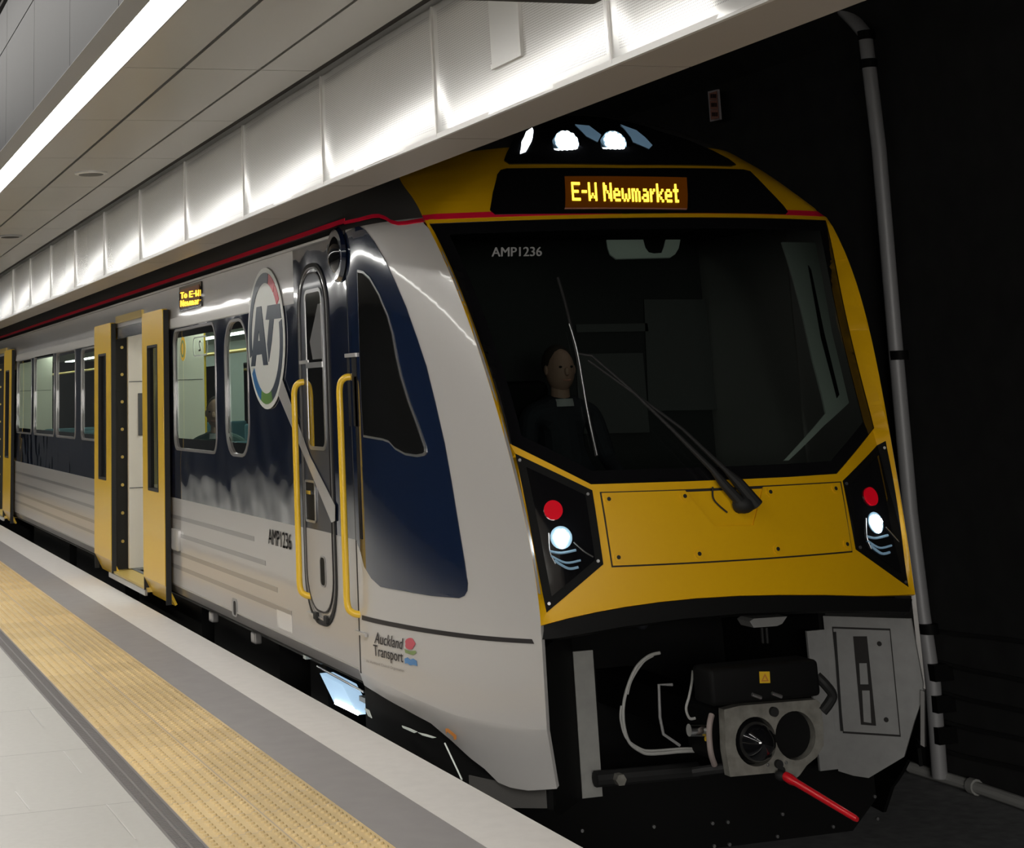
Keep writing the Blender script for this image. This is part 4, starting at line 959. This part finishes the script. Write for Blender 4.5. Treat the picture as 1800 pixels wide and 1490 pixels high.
# red locking bar hanging from the coupler
A=ony((1381,1364),7.24); B_=ony((1507,1440),6.85)
part('release_bar',MB().tube([A,A+(B_-A)*.08,A+(B_-A)*.16,A+(B_-A)*.97,B_],[.020,.022,.016,.013,.010],16),'red_bar',cp,True,'bright red plastic bar')
part('bar_bracket',MB().ball(A+Vector((-.01,.02,0)),.028,(1,1,.8),14),'rubber',cp,True)
# ---- underframe along the platform side
b=MB()
for ya,yb,zb in ((9.0,9.3,-.5),(10.15,10.5,-.7),(11.2,13.0,-.8),(13.4,15.9,-.6),(16.6,19.5,-.8),(20,23,-.6)): b.box(2.98,3.3,ya,yb,zb,.12)
b.box(3.3,5.0,9.0,YEND,-.35,.14)
part('underframe_box',b,'black',train)
for q,m_ in ((((733,1306),(770,1317),(784,1349),(748,1334)),'cabmid'),(((640,1244),(648,1248),(653,1262),(647,1258)),'cabpale'),(((706,1275),(720,1280),(733,1286),(728,1288),(708,1279)),'cabpale'),(((734,1287),(748,1290),(766,1296),(760,1297),(742,1292)),'cabpale')):
    pts=[onx(p,2.86) for p in q]; X_=UM(sum(v.y for v in pts)/4,0)[0].x-.006; pts=[onx(p,X_) for p in q]; nn=len(pts)
    part('underpanel_fitting',MB().add(pts+[v+Vector((.004,0,0)) for v in pts],[tuple(range(nn))]+[(i,(i+1)%nn,nn+(i+1)%nn,nn+i) for i in range(nn)]),m_,uv)
part('underpanel_edge',MB().tube([onx((782,1306),2.87),onx((812,1370),2.87)],.004,6),'cabpale',uv)
stp=[onx(p,2.93) for p in ((562,1183),(602,1204),(629,1256),(588,1236))]
sl=part('step_lamp',MB().add(stp+[v+Vector((.08,0,0)) for v in stp],[(0,1,2,3),(0,1,5,4),(1,2,6,5),(2,3,7,6),(3,0,4,7)]),'steplight',train)
bb=[onx(p,2.925) for p in ((588,1230),(627,1249),(629,1257),(588,1237))]
part('step_lens',MB().add(bb+[v+Vector((.004,0,0)) for v in bb],[(0,1,2,3),(0,1,5,4),(2,3,7,6)]),'white_led',sl)
part('footstep',MB().tube([onx((558,1171),2.9),onx((640,1216),2.9)],.006,6).box(2.89,2.93,9.15,9.27,.02,.045),'steel',train)
for y in (12.6,11.4): part('lifting_lug',MB().bbox(XS+.05,XS+.1,y-.05,y+.05,.05,.12,.01),'stripe',train)
#--PEOPLE--
def skin_body(name, verts, edges, radii, m, parent=None):
    me=bpy.data.meshes.new(name); me.from_pydata([tuple(v) for v in verts],edges,[]); o=link(name,me,m)
    sk=o.modifiers.new('skin','SKIN'); 
    if not me.skin_vertices: me.attributes  # layer is created by the modifier
    bm=bmesh.new(); bm.from_mesh(me); L=bm.verts.layers.skin.verify()
    for v,r_ in zip(bm.verts,radii): v[L].radius=(r_,r_) if not isinstance(r_,tuple) else r_
    bm.verts.ensure_lookup_table(); bm.verts[0][L].use_root=True; bm.to_mesh(me); bm.free()
    ss=o.modifiers.new('sub','SUBSURF'); ss.levels=2; ss.render_levels=2
    for p in me.polygons: p.use_smooth=True
    if parent:
        if parent.type=='EMPTY': under(o,parent)
        else: o.parent=parent
    return o
def seated(loc, face, name_label, jm, hands_fwd=.38):
    """seated person; loc=seat contact point, face=direction angle (0 looks to -Y)"""
    p=thing('person',loc,name_label,'person'); c,s=math.cos(face),math.sin(face); L=Vector(loc)
    def T(x,y,z): return L+Vector((x*c-y*s,x*s+y*c,z))
    V=[T(0,0,.08),T(0,.02,.25),T(0,.03,.42),T(0,.02,.52),T(0,.0,.60),  # pelvis..neck
       T(-.19,.02,.50),T(-.24,-.05,.25),T(-.2,-hands_fwd+.1,.18),T(.19,.02,.50),T(.24,-.05,.25),T(.2,-hands_fwd+.1,.18),
       T(-.10,-.1,.08),T(-.13,-.45,.08),T(-.13,-.45,-.50),T(.10,-.1,.08),T(.13,-.45,.08),T(.13,-.45,-.50),T(-.13,-.57,-.54),T(.13,-.57,-.54)]
    E_=[(0,1),(1,2),(2,3),(3,4),(3,5),(5,6),(6,7),(3,8),(8,9),(9,10),(0,11),(11,12),(12,13),(0,14),(14,15),(15,16),(13,17),(16,18)]
    Rr=[.15,.14,.15,.10,.055,.07,.05,.04,.07,.05,.04,.09,.065,.045,.09,.065,.045,.035,.035]
    skin_body('clothed_body',V,E_,Rr,jm,p)
    H=T(0,-.015,.74); hd=MB().ball(H,.1,(.80,.95,1.18),22); 
    f=Vector((s,-c,0)); hd.ball(H+f*.095+Vector((0,0,-.01)),.018,(1,1,1.4),8); lat=Vector((c,s,0))
    for k in (-1,1): hd.ball(H+lat*(.083*k),.022,(.5,.9,1.3),8)
    hd.tube([T(0,0,.56),T(0,0,.68)],[.055,.05],12)
    h=part('head',hd,'skin',p,True)
    fc=MB()
    for k in (-1,1): fc.ball(H+lat*(.033*k)+f*.086+Vector((0,0,.015)),.010,(1,1,.7),8)
    part('eyes',fc,'gap',h,True)
    part('mouth',MB().tube([H+lat*-.022+f*.088+Vector((0,0,-.055)),H+f*.094+Vector((0,0,-.057)),H+lat*.022+f*.088+Vector((0,0,-.055))],.004,6),'tag_pink',h)
    hr=MB().ball(H-f*.03+Vector((0,0,.032)),.1,(.88,.92,1.06),22); part('hair',hr,'hair',h,True)
    part('collar',MB().tube([T(0,-.01,.545),T(0,-.01,.585)],[.075,.065],16),'shirt',p,True)
    for k in (-1,1):
        w_=T(.2*k,-hands_fwd+.08,.18); d=f; up_=Vector((0,0,1))
        b=MB().ball(w_+d*.05,.04,(.9,.9,.5),10)
        for i in range(4):
            a=w_+d*.075+lat*((i-1.5)*.02); b.tube([a,a+d*(.035+.006*(1 if i in (1,2) else 0))-up_*.008,a+d*.052-up_*.03],[.009,.0085,.007],7)
        a=w_+d*.04-lat*(.035*k); b.tube([a,a+d*.03-lat*(.012*k),a+d*.055-lat*(.008*k)-up_*.01],[.010,.009,.008],7)
        part('hand',b,'skin',p,True)
    return p
seated((3.26,14.0,.70), math.radians(-28), 'seated passenger in a dark green jacket, seen through the window right of the open door', 'jacket')
dh=ony((982,650),9.1)
seated((dh.x,9.1,dh.z-.74), 0, 'train driver in dark uniform seated behind the windscreen', 'uniform')
